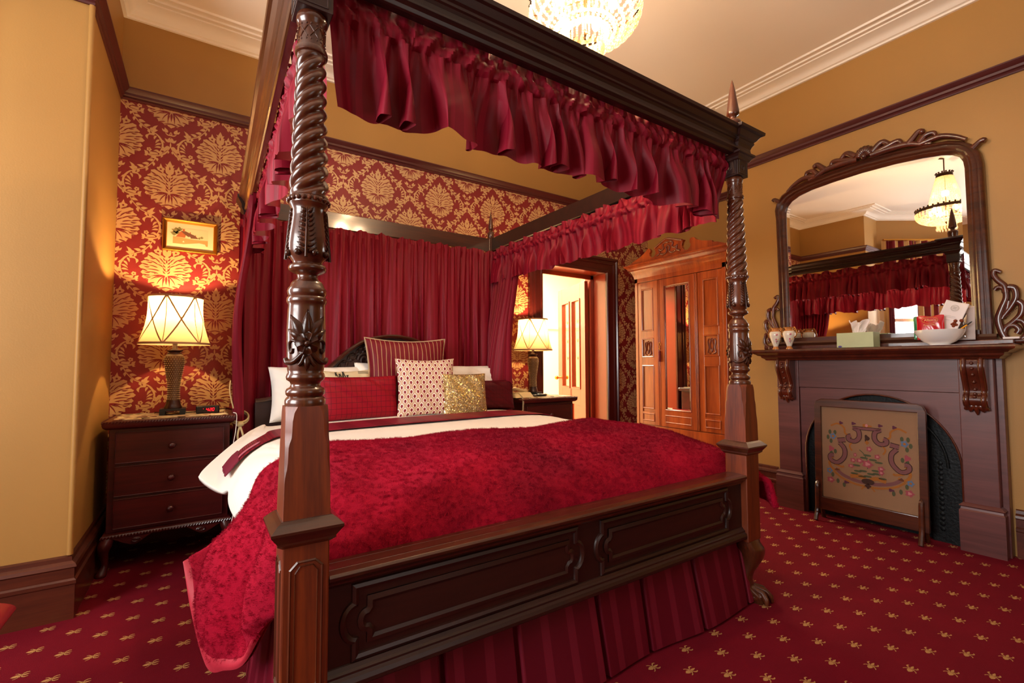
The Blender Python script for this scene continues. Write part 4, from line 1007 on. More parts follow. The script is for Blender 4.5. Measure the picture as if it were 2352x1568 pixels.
def thr2(u, v):
    p = thr(u, v); hang = smooth(.66, .85, u)
    lump = hang*(1-smooth(.94, 1, u)); p = p+Vector((-.042*lump*math.sin(v*12.5+u*7-1.2), -.014*lump*math.cos(v*11), .006*fn1(u*2.2+v)*(1-hang)+.004*math.sin(u*50+v*9)*(1-hang)))
    return p
g = G(); g.grid(220, 90, lambda u, v: thr2(u*.985, v), 0, lambda u, v: (u*2.6, v*.9))
th = tag(g.build('fur_throw', M['fur'], None, smooth=True, solid=.022), 'plush crimson faux-fur throw covering the foot of the bed and spilling over its left side', 'throw blanket')
ps = th.modifiers.new('pile', 'PARTICLE_SYSTEM').particle_system.settings
ps.type = 'HAIR'; ps.count = 34000; ps.hair_length = .0055; ps.hair_step = 3; ps.emit_from = 'FACE'; ps.use_modifier_stack = True; ps.distribution = 'RAND'
ps.child_type = 'SIMPLE'; ps.rendered_child_count = 9; ps.child_percent = 1; ps.child_radius = .008; ps.child_roundness = .3; ps.clump_factor = .1
ps.root_radius = .55; ps.tip_radius = .2; ps.radius_scale = .0012; ps.brownian_factor = .001; ps.roughness_2 = .003; ps.roughness_endpoint = .004; ps.length_random = .3
g = G(); g.grid(8, 70, lambda u, v: thr2(.972+.028*u, v)+Vector((-.013, -.004, -.002))*math.sin(PI*(.1+.8*u)), 0)
g.grid(6, 70, lambda u, v: thr2(.972+.028*u, v)+Vector((.013, .004, .002))*math.sin(PI*(.1+.8*u)), 0)
g.build('satin_binding', M['bind'], th, smooth=True)

# pillows and cushions
def pillow(name, c, w, h, t, yawd, tilt, mat, label, cat, group=None, piping=None, seed=0, corner=.1, sag=0, pipemat=None, slump=0):
    """standing cushion: width w, height h, thickness t; bottom-centre at c; tilt leans back"""
    Rm = Matrix.Rotation(math.radians(yawd), 3, 'Z')@Matrix.Rotation(-math.radians(tilt), 3, 'X'); c = Vector(c); f = fbm(seed, 3, 1.5)
    def pos(u, v, sd):
        a, b = 2*u-1, 2*v-1
        pin = 1-corner*(1-abs(a)**2.0)*abs(b)**3; pin2 = 1-corner*(1-abs(b)**2.0)*abs(a)**3
        x = a*w/2*pin2; z = h/2+b*h/2*pin-sag*(1-a*a)*(.5+b*.5)
        e = max(0, (1-a**4)*(1-b**4))**.55
        y = sd*t/2*e*(1+.10*f(u*2+v*1.7+sd))+.004*math.sin(a*9+b*5+seed)*e
        x += slump*(v-.2)
        return c+Rm@Vector((x, y, z))
    g = G(); n = 44
    g.grid(n, n, lambda u, v: pos(u, v, -1), 0, lambda u, v: (u*w/h, v)); g.grid(n, n, lambda u, v: pos(u, v, 1), 0, lambda u, v: (u*w/h, v))
    o = g.build(name, mat, None, smooth=True, weld=True); tag(o, label, cat, group)
    if piping:
        pts = [pos(t_, 0, 0) for t_ in [i/24 for i in range(25)]]+[pos(1, i/24, 0) for i in range(1, 25)]+[pos(1-i/24, 1, 0) for i in range(1, 25)]+[pos(0, 1-i/24, 0) for i in range(1, 25)]
        G().tube(pts, piping, 8).build('piping', pipemat or mat, o, smooth=True)
    return o
M['striped'] = tinted('striped_cushion_cloth', '#6E1020', '#A8835F', 17, .16, .55, .05, 0)
def grid_cloth(name, base, line, n=17):
    m, nt, b = new_mat(name); L = nt.links
    uv = nd(nt, 'ShaderNodeUVMap'); sp = nd(nt, 'ShaderNodeSeparateXYZ'); L.new(uv.outputs[0], sp.inputs[0]); outs = []
    for ax, k in ((0, 9), (1, 8)):
        mu = nd(nt, 'ShaderNodeMath', operation='MULTIPLY'); mu.inputs[1].default_value = k; L.new(sp.outputs[ax], mu.inputs[0])
        fr = nd(nt, 'ShaderNodeMath', operation='FRACT'); L.new(mu.outputs[0], fr.inputs[0])
        lt = nd(nt, 'ShaderNodeMath', operation='LESS_THAN'); lt.inputs[1].default_value = .07; L.new(fr.outputs[0], lt.inputs[0]); outs.append(lt)
    ad = nd(nt, 'ShaderNodeMath', operation='MAXIMUM'); L.new(outs[0].outputs[0], ad.inputs[0]); L.new(outs[1].outputs[0], ad.inputs[1])
    mx = nd(nt, 'ShaderNodeMix', data_type='RGBA'); mx.inputs[6].default_value = srgb(base); mx.inputs[7].default_value = srgb(line)
    L.new(ad.outputs[0], mx.inputs[0]); L.new(mx.outputs[2], b.inputs['Base Color'])
    bm = nd(nt, 'ShaderNodeBump', i_Strength=-.5, i_Distance=.004); L.new(ad.outputs[0], bm.inputs['Height']); L.new(bm.outputs[0], b.inputs['Normal'])
    b.inputs['Roughness'].default_value = .55; b.inputs['Specular IOR Level'].default_value = .2; return m
M['lumb'] = grid_cloth('red_pintuck_silk', '#8E0820', '#560616')
def scale_cloth():
    """ogival scale pattern with red teardrops, in uv space"""
    m, nt, b = new_mat('teardrop_cloth'); L = nt.links
    uv = nd(nt, 'ShaderNodeUVMap'); sp = nd(nt, 'ShaderNodeSeparateXYZ'); L.new(uv.outputs[0], sp.inputs[0])
    def mth(op, a, b_=None, c_=None):
        n = nd(nt, 'ShaderNodeMath', operation=op)
        for i, q in enumerate((a, b_, c_)):
            if q is None: continue
            if isinstance(q, (int, float)): n.inputs[i].default_value = q
            else: L.new(q, n.inputs[i])
        return n.outputs[0]
    NX, NY = 9.0, 13.0
    X = mth('MULTIPLY', sp.outputs[0], NX); Y = mth('MULTIPLY', sp.outputs[1], NY)
    row = mth('FLOOR', Y); fy_ = mth('FRACT', Y); odd = mth('MULTIPLY', mth('MODULO', row, 2.0), .5)
    fx_ = mth('SUBTRACT', mth('FRACT', mth('ADD', X, odd)), .5)
    # teardrop: circle with a point above
    dy = mth('SUBTRACT', fy_, .42)
    ax_ = mth('MULTIPLY', mth('ABSOLUTE', fx_), 1.25)
    up = mth('MAXIMUM', dy, 0.0); r_ = mth('SQRT', mth('ADD', mth('MULTIPLY', ax_, ax_), mth('MULTIPLY', mth('MULTIPLY', dy, dy), .35)))
    rr = mth('ADD', r_, mth('MULTIPLY', up, .10))
    inn = mth('LESS_THAN', rr, .23); ring = mth('LESS_THAN', rr, .40); edge = mth('LESS_THAN', rr, .47)
    m1 = nd(nt, 'ShaderNodeMix', data_type='RGBA'); m1.inputs[6].default_value = srgb('#CFB296'); m1.inputs[7].default_value = srgb('#A2744E'); L.new(edge, m1.inputs[0])
    m2 = nd(nt, 'ShaderNodeMix', data_type='RGBA'); m2.inputs[7].default_value = srgb('#F4E9DE'); L.new(m1.outputs[2], m2.inputs[6]); L.new(ring, m2.inputs[0])
    m3 = nd(nt, 'ShaderNodeMix', data_type='RGBA'); m3.inputs[7].default_value = srgb('#7E0A22'); L.new(m2.outputs[2], m3.inputs[6]); L.new(inn, m3.inputs[0])
    L.new(m3.outputs[2], b.inputs['Base Color']); b.inputs['Roughness'].default_value = .7
    return m
M['tear'] = scale_cloth()
def sequin():
    m, nt, b = new_mat('gold_sequins'); L = nt.links
    uv = nd(nt, 'ShaderNodeUVMap'); v = nd(nt, 'ShaderNodeTexVoronoi', i_Scale=55); L.new(uv.outputs[0], v.inputs['Vector'])
    wn = nd(nt, 'ShaderNodeTexWhiteNoise'); L.new(v.outputs['Position'], wn.inputs['Vector'])
    cr = nd(nt, 'ShaderNodeValToRGB'); e = cr.color_ramp.elements; e[0].position = .2; e[0].color = srgb('#A8873E'); e[1].position = .9; e[1].color = srgb('#F3E6BE')
    L.new(wn.outputs['Value'], cr.inputs[0]); L.new(cr.outputs[0], b.inputs['Base Color'])
    sc = nd(nt, 'ShaderNodeVectorMath', operation='SUBTRACT'); sc.inputs[1].default_value = (.5, .5, .5); L.new(wn.outputs['Color'], sc.inputs[0])
    ge = nd(nt, 'ShaderNodeNewGeometry'); ml = nd(nt, 'ShaderNodeVectorMath', operation='SCALE'); ml.inputs['Scale'].default_value = 1.1; L.new(sc.outputs[0], ml.inputs[0])
    ad = nd(nt, 'ShaderNodeVectorMath', operation='ADD'); L.new(ge.outputs['Normal'], ad.inputs[0]); L.new(ml.outputs[0], ad.inputs[1])
    no = nd(nt, 'ShaderNodeVectorMath', operation='NORMALIZE'); L.new(ad.outputs[0], no.inputs[0]); L.new(no.outputs[0], b.inputs['Normal'])
    b.inputs['Metallic'].default_value = .75; b.inputs['Roughness'].default_value = .3
    return m
M['sequin'] = sequin()
M['darklumb'] = grid_cloth('dark_pintuck_silk', '#520614', '#38040E')
pillow('bed_pillow', (.66, 3.29, .735), .62, .36, .20, 3, 14, M['white'], 'white pillow standing at the window side of the bed, behind the near post', 'pillow', 'white bed pillows', seed=1, corner=.06)
pillow('bed_pillow', (1.79, 3.31, .735), .66, .36, .20, -2, 12, M['white'], 'white pillow propped behind the dark red bolster on the doorway side', 'pillow', 'white bed pillows', seed=2, corner=.05)
pillow('bed_pillow', (1.20, 3.32, .735), .62, .38, .16, 0, 8, M['white'], 'white pillow mostly hidden in the middle behind the striped cushion', 'pillow', 'white bed pillows', seed=3, corner=.05)
pillow('striped_cushion', (1.235, 3.22, .735), .60, .555, .15, -4, 6, M['striped'], 'large burgundy cushion with thin beige stripes and corded edge', 'cushion', seed=4, piping=.006, pipemat=P('beige_cord', '#B59C7C', .7), corner=.10)
cr_ = pillow('script_cushion', (.79, 3.215, .735), .40, .335, .12, 4, 10, P('cream_linen', '#D9CBA8', .8, bump=.1, bs=120), 'cream cushion printed with black lettering and a small crown, left of the striped one', 'cushion', seed=5)
pillow('lumbar_cushion', (.865, 3.10, .735), .53, .29, .13, 2, 10, M['lumb'], 'bright red oblong cushion with a pintucked grid', 'cushion', seed=6, corner=.05)
pillow('lumbar_cushion', (1.90, 3.17, .735), .42, .24, .12, -6, 10, M['darklumb'], 'dark burgundy oblong cushion on the doorway side of the bed', 'cushion', seed=7, corner=.05)
pillow('teardrop_cushion', (1.305, 3.03, .735), .43, .41, .11, -6, 10, M['tear'], 'square cream cushion patterned with red teardrops', 'cushion', seed=8, corner=.08)
sq_ = pillow('sequin_cushion', (1.56, 2.945, .735), .33, .30, .09, -8, 10, M['sequin'], 'small square cushion covered in gold sequins', 'cushion', seed=9, corner=.05)
g = G(); rs_ = random.Random(12); ms = sq_.data; off_ = sq_.location
fr_ = [p for p in ms.polygons if p.normal.y < -.25]
for i in range(2600):
    p = rs_.choice(fr_); vs_ = [ms.vertices[k].co for k in p.vertices]; a_, b_ = rs_.random(), rs_.random(); c_ = vs_[0].lerp(vs_[1], a_).lerp(vs_[3].lerp(vs_[2], a_), b_)+off_+p.normal*.002
    r_ = rs_.uniform(.0022, .0040); R3 = Matrix.Rotation(rs_.uniform(0, 3), 3, Vector((rs_.random(), rs_.random(), rs_.random()+.01)).normalized())
    g.add([c_+R3@Vector(q)*r_ for q in ((1, 0, 0), (0, 1, 0), (-1, 0, 0), (0, -1, 0), (0, 0, 1), (0, 0, -1))], [(0, 1, 4), (1, 2, 4), (2, 3, 4), (3, 0, 4), (1, 0, 5), (2, 1, 5), (3, 2, 5), (0, 3, 5)], i % 2 == 0)
bd = g.build('beads', [P('gold_bead', '#D6B878', .3, metal=.35), P('silver_bead', '#FBF6EA', .15, metal=.2, coat=1)], sq_); bd['kind'] = 'stuff'
# black script and crown print on the cream cushion
g = G(); Rm = Matrix.Rotation(math.radians(4), 3, 'Z')@Matrix.Rotation(-math.radians(10), 3, 'X'); c0 = Vector((.79, 3.215, .735))
def cp_(a, b): 
    e = max(0, (1-(a*2/.40)**4)*(1-((b-.1675)*2/.335)**4))**.55; return c0+Rm@Vector((a, -.06*e*1.04-.002, b))
for k, (x, ht) in enumerate(((-.06, .08), (-.035, .07), (-.012, .085), (.015, .06), (.04, .03))):
    g.tube([cp_(x, .225), cp_(x, .225+ht)], .004, 5); g.tube([cp_(x-.008, .225+ht), cp_(x+.008, .225+ht)], .002, 5); g.tube([cp_(x-.008, .225), cp_(x+.008, .225)], .002, 5)
    if k < 3: g.tube([cp_(x, .225+ht), cp_(x+.025, .25)], .0025, 5)
g.tube([cp_(.06+.018*math.cos(t), .245+.018*math.sin(t)) for t in [i*PI/8 for i in range(17)]], .0022, 5)
g.tube([cp_(.05, .242), cp_(.05, .252), cp_(.055, .246), cp_(.06, .254), cp_(.065, .246), cp_(.07, .252), cp_(.07, .242)], .0018, 5)
for z in (.235, .245, .255, .265, .30, .31): g.tube([cp_(.09, z), cp_(.165, z)], .0016, 5)
g.build('printed_lettering', P('print_ink', '#14110F', .8), cr_, smooth=True)
# ------------------------------------------------------------------ bedside cabinets
def cabinet(loc, label, group):
    t = thing('bedside_cabinet', label, 'bedside cabinet', loc, group)
    X, Y, Z = loc; w, d, zt = .55, .40, .785
    x0, x1, y0, y1 = X-w/2, X+w/2, Y, Y+d
    G().box(x0, x1, y0+.012, y1, .20, zt).build('carcass', M['stand'], t, bevel=.004)
    # top with rope edge
    g = G(); tp = [(0, zt-.03), (.010, zt-.028), (.022, zt-.018), (.026, zt-.006), (.026, zt+.006), (.018, zt+.014), (0, zt+.018)]
    g.sweep([(x0, y0), (x1, y0), (x1, y1), (x0, y1)][::-1], tp, *Z3, closed=True); g.box(x0, x1, y0, y1, zt-.02, zt+.018)
    top = g.build('cabinet_top', M['stand'], t, smooth=1, angle=30)
    g = G()
    for i in range(46):
        u = x0-.02+(w+.04)*i/45; g.tube([(u-.005, y0-.026, zt+.004), (u+.005, y0-.024, zt+.014)], .0045, 6)
    for i in range(30):
        for xs in (x0-.024, x1+.024):
            v = y0-.02+(d+.02)*i/29; g.tube([(xs, v-.005, zt+.004), (xs, v+.005, zt+.014)], .0045, 6)
    tag(g.build('rope_edge', M['stand'], top, smooth=True), 'carved rope edge')
    for z0, z1 in ((.573, .738), (.400, .560), (.232, .388)):
        g = G().box(x0+.028, x1-.028, y0-.004, y0+.02, z0, z1)
        g.sweep([(x0+.034, z0+.006), (x0+.034, z1-.006), (x1-.034, z1-.006), (x1-.034, z0+.006)], [(0, 0), (.0015, .004), (.004, .0045), (.006, 0)], (0, y0-.004, 0), (1, 0, 0), (0, 0, 1), (0, -1, 0), closed=True)
        dr = g.build('drawer', M['stand'], t, bevel=.0015)
        kx, kz = (x0+x1)/2, (z0+z1)/2-.003
        G().lathe([(.001, .036), (.012, .034), (.0175, .027), (.017, .020), (.010, .013), (.008, .006), (.011, 0)], (kx, y0-.004, kz), 20, axis='y').build('knob', M['stand'], dr, smooth=1, angle=50)
    # base moulding, apron and cabriole feet
    g = G().sweep([(x0, y0), (x1, y0), (x1, y1), (x0, y1)][::-1], [(0, .185), (.014, .187), (.018, .195), (.014, .203), (.006, .212), (0, .214)], *Z3, closed=True)
    for i in range(44):
        u = x0-.012+(w+.024)*i/43; g.tube([(u-.004, y0-.018, .192), (u+.004, y0-.018, .202)], .0042, 6)
    g.build('base_moulding', M['stand'], t, smooth=1, angle=40)
    ap = [(0, .188)]+[(w*.30*i/10, .188-.045*math.sin(PI*(i/10)**1.4)) for i in range(1, 10)]+[(w*.33, .188)]
    for sgn, xb in ((1, x0+.02), (-1, x1-.02)):
        g = G().prism([(xb+sgn*a, b) for a, b in ap], lambda u, v, w_: (u, y0-.008+w_, v), 0, .02); g.tube([(xb+sgn*(.11+.022*math.cos(q)*(1-q/16)), y0-.012, .165+.012*math.sin(q)*(1-q/16)) for q in [k*.4 for k in range(24)]], .003, 6)
        g.build('carved_apron', M['stand'], t, smooth=1, angle=40)
    for cx_, cy_, sx, sy in ((x0, y0, -1, -1), (x1, y0, 1, -1), (x0, y1-.03, -1, 1), (x1, y1-.03, 1, 1)):
        cc = [(-.02, .19, .030), (.0, .15, .032), (.002, .11, .022), (-.006, .06, .015), (.004, .025, .020), (.012, .008, .024), (.012, 0, .022)]
        dd = Vector((sx, sy, 0)).normalized()
        Q = path([Vector((cx_, cy_, 0))+dd*a+Vector((0, 0, z)) for a, z, r in cc], 18); rs = [spline([(r, 0, 0) for a, z, r in cc], i/18).x for i in range(19)]
        G().tube(Q, rs, 12).build('leg', M['stand'], t, smooth=True)
    return t
cabA = cabinet((-.135, 3.245, 0), 'dark three-drawer bedside cabinet with rope edge, standing between the pier and the bed', 'bedside cabinets')
cabB = dup(cabA, (2.545, 3.245, 0), 0, 'dark bedside cabinet under the telephone, beside the lit doorway', 'bedside cabinets')
def cloth_mat():
    m, nt, b = new_mat('tapestry_runner'); L = nt.links; tc = nd(nt, 'ShaderNodeTexCoord')
    v = nd(nt, 'ShaderNodeTexVoronoi', i_Scale=28); L.new(tc.outputs['Object'], v.inputs['Vector'])
    cr = nd(nt, 'ShaderNodeValToRGB'); cr.color_ramp.interpolation = 'CONSTANT'; e = cr.color_ramp.elements
    e[0].position = 0; e[0].color = srgb('#D8C59A'); e[1].position = .42; e[1].color = srgb('#5E2018')
    for p_, c_ in ((.52, '#C9B080'), (.62, '#3F3424'), (.70, '#DCCBA4'), (.84, '#8E5A3A'), (.92, '#E2D3B2')): q = e.new(p_); q.color = srgb(c_)
    wn = nd(nt, 'ShaderNodeTexWhiteNoise'); L.new(v.outputs['Position'], wn.inputs['Vector']); L.new(wn.outputs['Value'], cr.inputs[0]); L.new(cr.outputs[0], b.inputs['Base Color'])
    b.inputs['Roughness'].default_value = .85; return m
M['tapes'] = cloth_mat()
for cx_, lab in ((-.135, 'beige floral tapestry mat under the left lamp and clock radio'), (2.545, 'beige floral tapestry mat under the telephone and right lamp')):
    g = G(); g.grid(40, 24, lambda u, v: (cx_-.262+.524*u+.004*math.sin(v*20), 3.25+.37*v, .8045+.0012*math.sin(u*31)*math.sin(v*17)))
    o = g.build('table_mat', M['tapes'], None, smooth=True, solid=.0015); o.location.z += .0; tag(o, lab, 'table mat')

# ------------------------------------------------------------------ table lamps
M['hob'] = P('hobnail_bronze_glass', '#6E5236', .4, metal=.2)
M['hobn'] = P('hobnail_studs', '#D2BE96', .3, metal=.3)
M['lampw'] = P('lamp_dark_wood', '#3A1A12', .35, coat=.4)
M['lampf'] = P('lamp_black_foot', '#1A1F20', .4)
M['ribbon'] = P('lampshade_ribbon', '#B88A66', .7, emis=None)
M['bulb'] = P('bulb_glow', '#FFF2D8', .3, emis='#FFD9A0', es=25)
def lamp(loc, label, group):
    X, Y, Z = loc; t = thing('table_lamp', label, 'table lamp', loc, group)
    g = G().box(X-.062, X+.062, Y-.062, Y+.062, Z+.022, Z+.036)
    for sx in (-1, 1):
        for sy in (-1, 1): g.frustum((X+sx*.048-.014, X+sx*.048+.014, Y+sy*.048-.014, Y+sy*.048+.014, Z), (X+sx*.048-.014, X+sx*.048+.014, Y+sy*.048-.014, Y+sy*.048+.014, Z+.024))
    g.build('lamp_foot', M['lampf'], t, bevel=.002)
    pr = [(.044, .036), (.045, .042), (.040, .052), (.036, .066), (.034, .080), (.034, .084)]
    g = G().lathe([(r, Z+z) for r, z in pr], (X, Y, 0), 32); g.build('lamp_socle', M['lampw'], t, smooth=1, angle=50)
    def R_(z):
        T_ = [(.084, .031), (.13, .029), (.18, .031), (.24, .040), (.29, .048), (.325, .050), (.345, .046)]
        for (za, ra), (zb, rb) in zip(T_, T_[1:]):
            if z <= zb: k = smooth(za, zb, z) if False else (z-za)/(zb-za); return ra+(rb-ra)*k
        return .046
    body = G().lathe([(R_(.084+.261*i/30), Z+.084+.261*i/30) for i in range(31)], (X, Y, 0), 32).build('lamp_body', M['hob'], t, smooth=1, angle=60)
    g = G()
    for i in range(21):
        z = .092+.246*i/20; n = 22; r = R_(z)
        for k in range(n):
            a = 2*PI*(k+(i % 2)*.5)/n; q = .0034; c = (X+(r+.0005)*math.cos(a), Y+(r+.0005)*math.sin(a), Z+z)
            d = (math.cos(a), math.sin(a)); 
            b = len(g.v); tx, ty = -d[1], d[0]
            vs = [(c[0]+tx*q, c[1]+ty*q, c[2]), (c[0], c[1], c[2]+q), (c[0]-tx*q, c[1]-ty*q, c[2]), (c[0], c[1], c[2]-q), (c[0]+d[0]*.0055, c[1]+d[1]*.0055, c[2])]
            g.add(vs, [(0, 1, 4), (1, 2, 4), (2, 3, 4), (3, 0, 4)])
    o = g.build('hobnails', M['hobn'], body, smooth=False); o['kind'] = 'stuff'
    pr = [(.046, .345), (.040, .352), (.034, .358), (.036, .364), (.030, .370), (.040, .376), (.041, .380), (.016, .384), (.012, .392), (.012, .44)]
    G().lathe([(r, Z+z) for r, z in pr], (X, Y, 0), 28).build('lamp_neck', M['lampw'], t, smooth=1, angle=45)
    G().sphere((X, Y, Z+.585), .026, 14, 10, sc=(1, 1, 1.3)).build('light_bulb', M['bulb'], t, smooth=True)
    # shade: oval flare with crossed ribbons
    z0, z1 = Z+.415, Z+.70
    def sr(v): return .178-.042*v-.016*math.sin(PI*v)
    g = G(); g.grid(64, 16, lambda u, v: (X+sr(v)*math.cos(2*PI*u), Y+sr(v)*math.sin(2*PI*u), z0+(z1-z0)*v))
    sh = g.build('lamp_shade', M['shade'], t, smooth=True)
    g = G(); n = 6
    def on(u, v, dr=.0018): r = sr(v)+dr; return (X+r*math.cos(2*PI*u), Y+r*math.sin(2*PI*u), z0+(z1-z0)*v)
    def rib(pts, w):
        vs = []; fs = []
        for i, (u, v) in enumerate(pts):
            a = Vector(on(*pts[max(i-1, 0)])); b_ = Vector(on(*pts[min(i+1, len(pts)-1)])); c = Vector(on(u, v)); rd = Vector((math.cos(2*PI*u), math.sin(2*PI*u), 0)); d = nrm((b_-a).cross(rd))
            vs += [c-d*w, c+d*w]
        for i in range(len(pts)-1): fs.append((2*i, 2*i+1, 2*i+3, 2*i+2))
        g.add(vs, fs)
    for k in range(n):
        u0 = (k+.22)/n
        rib([(u0+i/12/n, i/12) for i in range(13)], .004); rib([(u0+(1-i/12)/n, i/12) for i in range(13)], .004); rib([(u0, i/12) for i in range(13)], .002)
    rib([(i/64, .012) for i in range(65)], .006); rib([(i/64, .988) for i in range(65)], .006)
    g.build('shade_ribbon', M['ribbon'], sh, smooth=True)
    g = G(); g.tube([(X, Y, Z+.44), (X, Y, z1+.004)], .0025, 6); g.sphere((X, Y, z1+.014), .010, 10, 8)
    for k in range(3):
        a = 2*PI*k/3; g.tube([(X, Y, z1-.01), (X+sr(1)*math.cos(a), Y+sr(1)*math.sin(a), z1-.004)], .002, 6)
    g.build('lamp_finial', M['brass'], t, smooth=True)
    return t
LZ = .806
lA = lamp((-.145, 3.44, LZ), 'lit table lamp with studded bronze base beside the clock radio', 'bedside table lamps')
lB = dup(lA, (2.515, 3.45, LZ), .5, 'lit table lamp with studded bronze base behind the telephone', 'bedside table lamps')
for x, y in ((-.145, 3.44), (2.515, 3.45)): point('lamp_light', (x, y, LZ+.625), 44, (1, .62, .26), .02)

# clock radio
t = thing('clock_radio', 'small black clock radio showing 4:20 in red digits', 'clock radio', (.028, 3.40, LZ))
G().box(-.032, .088, 3.375, 3.435, LZ, LZ+.045).build('clock_case', M['black'], t, bevel=.008, bseg=3)
g = G(); seg = {'4': 'bcfg', '2': 'abged', '0': 'abcdef'}
M['led'] = P('red_led', '#FF1020', .4, emis='#FF1024', es=3)
def digit(ch, x, z, w=.009, h=.017):
    L_ = {'a': ((x, z+h), (x+w, z+h)), 'b': ((x+w, z+h), (x+w, z+h/2)), 'c': ((x+w, z+h/2), (x+w, z)), 'd': ((x, z), (x+w, z)), 'e': ((x, z+h/2), (x, z)), 'f': ((x, z+h), (x, z+h/2)), 'g': ((x, z+h/2), (x+w, z+h/2))}
    for k in seg[ch]: (a, b), (c, d) = L_[k]; g.tube([(a+(b-z)*.15, 3.3735, b), (c+(d-z)*.15, 3.3735, d)], .0013, 5)
digit('4', .020, LZ+.014); digit('2', .036, LZ+.014); digit('0', .050, LZ+.014)
g.sphere((.0325, 3.3735, LZ+.019), .0012, 6, 4); g.sphere((.0325, 3.3735, LZ+.026), .0012, 6, 4); g.sphere((.006, 3.3735, LZ+.028), .0015, 6, 4)
g.build('clock_digits', M['led'], t)
g = G().tube(path([(-.03, 3.42, LZ+.01), (-.07, 3.47, LZ+.004), (-.15, 3.53, LZ+.004), (-.24, 3.57, LZ+.004)], 14), .0028, 6)
tag(g.build('lamp_cable', M['black'], None, smooth=True), 'thin black cable trailing behind the left lamp', 'cable')
g = G().tube(path([(.085, 3.42, LZ+.02), (.14, 3.46, LZ+.012), (.175, 3.50, LZ-.03), (.176, 3.55, .5)], 14), .0025, 6)
tag(g.build('clock_cable', M['black'], None, smooth=True), 'thin black cable running from the clock radio towards the curtain', 'cable')
g = G().tube(path([(.155, 3.24, .815), (.172, 3.225, .80), (.168, 3.23, .70), (.158, 3.235, .62), (.16, 3.24, .5)], 16), .0022, 6)
tag(g.build('white_cable', M['white'], None, smooth=True), 'thin pale cable hanging beside the left bedside cabinet', 'cable')
# telephone
M['phone'] = P('beige_phone', '#D9C7A0', .35, coat=.3)
t = thing('telephone', 'beige corded telephone on the right bedside cabinet', 'telephone', (2.31, 3.36, LZ))
g = G().frustum((2.21, 2.41, 3.28, 3.46, LZ), (2.22, 2.40, 3.33, 3.45, LZ+.045)); g.build('phone_base', M['phone'], t, bevel=.008, bseg=3)
g = G().tube(path([(2.21, 3.30, LZ+.07), (2.22, 3.31, LZ+.082), (2.28, 3.35, LZ+.07), (2.36, 3.39, LZ+.055), (2.385, 3.40, LZ+.052), (2.40, 3.405, LZ+.05)], 20), [.018, .022, .022, .017]+[.014]*12+[.017, .02, .022, .022, .018], 12); g.build('handset', M['phone'], t, smooth=True)
g = G(); n = 150
cpath = [(2.235, 3.29, LZ+.05), (2.25, 3.235, LZ+.0), (2.235, 3.21, LZ-.08), (2.22, 3.20, LZ-.20)]
Q = path(cpath, n)
g.tube([q+Vector((.006*math.cos(i*1.2), .006*math.sin(i*1.2), 0)) for i, q in enumerate(Q)], .0025, 5); g.build('phone_cord', M['phone'], t, smooth=True)
g = G().tube(path([(2.42, 3.44, LZ+.012), (2.50, 3.37, LZ+.012), (2.58, 3.36, LZ+.01), (2.62, 3.40, LZ+.01)], 12), .012, 8)
tag(g.build('black_adaptor', M['black'], None, smooth=True), 'small black adaptor lying next to the right lamp foot', 'adaptor')
# framed picture
t = thing('framed_picture', 'small gilt-framed country cottage print hanging on the damask wallpaper above the left lamp', 'framed picture', (-.090, D, 1.83))
px0, px1, pz0, pz1 = -.238, .057, 1.838, 2.045; py = D-.002
g = G().sweep([(px0, pz0), (px0, pz1), (px1, pz1), (px1, pz0)], [(0, 0), (0, .022), (-.004, .026), (-.010, .022), (-.018, .018), (-.022, .012), (-.022, 0)], (0, py, 0), (1, 0, 0), (0, 0, 1), (0, -1, 0), closed=True)
g.build('frame', M['brass'], t, smooth=1, angle=25)
g = G()
for i in range(60):
    u = px0+(px1-px0)*i/59
    for z in (pz0, pz1): g.sphere((u, py-.020, z), .003, 6, 4)
for i in range(42):
    z = pz0+(pz1-pz0)*i/41
    for x in (px0, px1): g.sphere((x, py-.020, z), .003, 6, 4)
g.build('frame_beading', M['brass'], t, smooth=True)
G().box(px0+.02, px1-.02, py-.011, py-.001, pz0+.02, pz1-.02).build('mount', P('cream_mount', '#F1E2B8', .7), t)
ax0, ax1, az0, az1 = -.185, .005, 1.888, 1.995; g = G(); yy = py-.0115
def pq(pl, m, k): g.poly([(ax0+(ax1-ax0)*a, yy-.0002*k, az0+(az1-az0)*b) for a, b in pl], m)
pq([(0, 0), (1, 0), (1, 1), (0, 1)], 0, 0); pq([(0, 0), (1, 0), (1, .36), (.6, .34), (.3, .38), (0, .42)], 1, 1)
pq([(.08, .42), (.22, .78), (.36, .56), (.34, .40)], 2, 2); pq([(.22, .78), (.28, .82), (.36, .80), (.5, .68), (.62, .60), (.72, .42), (.5, .40), (.36, .56)], 3, 2.5)
pq([(.27, .8), (.27, .93), (.33, .93), (.33, .78)], 2, 3); pq([(.47, .7), (.47, .78), (.50, .78), (.50, .68)], 2, 3); pq([(.63, .58), (.64, .67), (.66, .56)], 2, 3)
for (cx_, cz_, r) in ((.08, .8, .13), (.18, .9, .10), (.03, .62, .11), (.12, .68, .08), (.82, .52, .06), (.75, .46, .05)): pq([(cx_+r*math.cos(q)*(.8+.3*math.sin(5*q)), cz_+r*1.3*math.sin(q)*(.8+.3*math.cos(4*q))) for q in [k*PI/8 for k in range(16)]], 4, 3.5)
pq([(.3, .0), (.75, .16), (.92, .12), (.95, 0)], 5, 2); pq([(.4, .42), (.46, .50), (.5, .46), (.49, .38), (.42, .38)], 5, 4); pq([(.27, .15), (.29, .20), (.31, .20), (.33, .12), (.28, .10)], 5, 4)
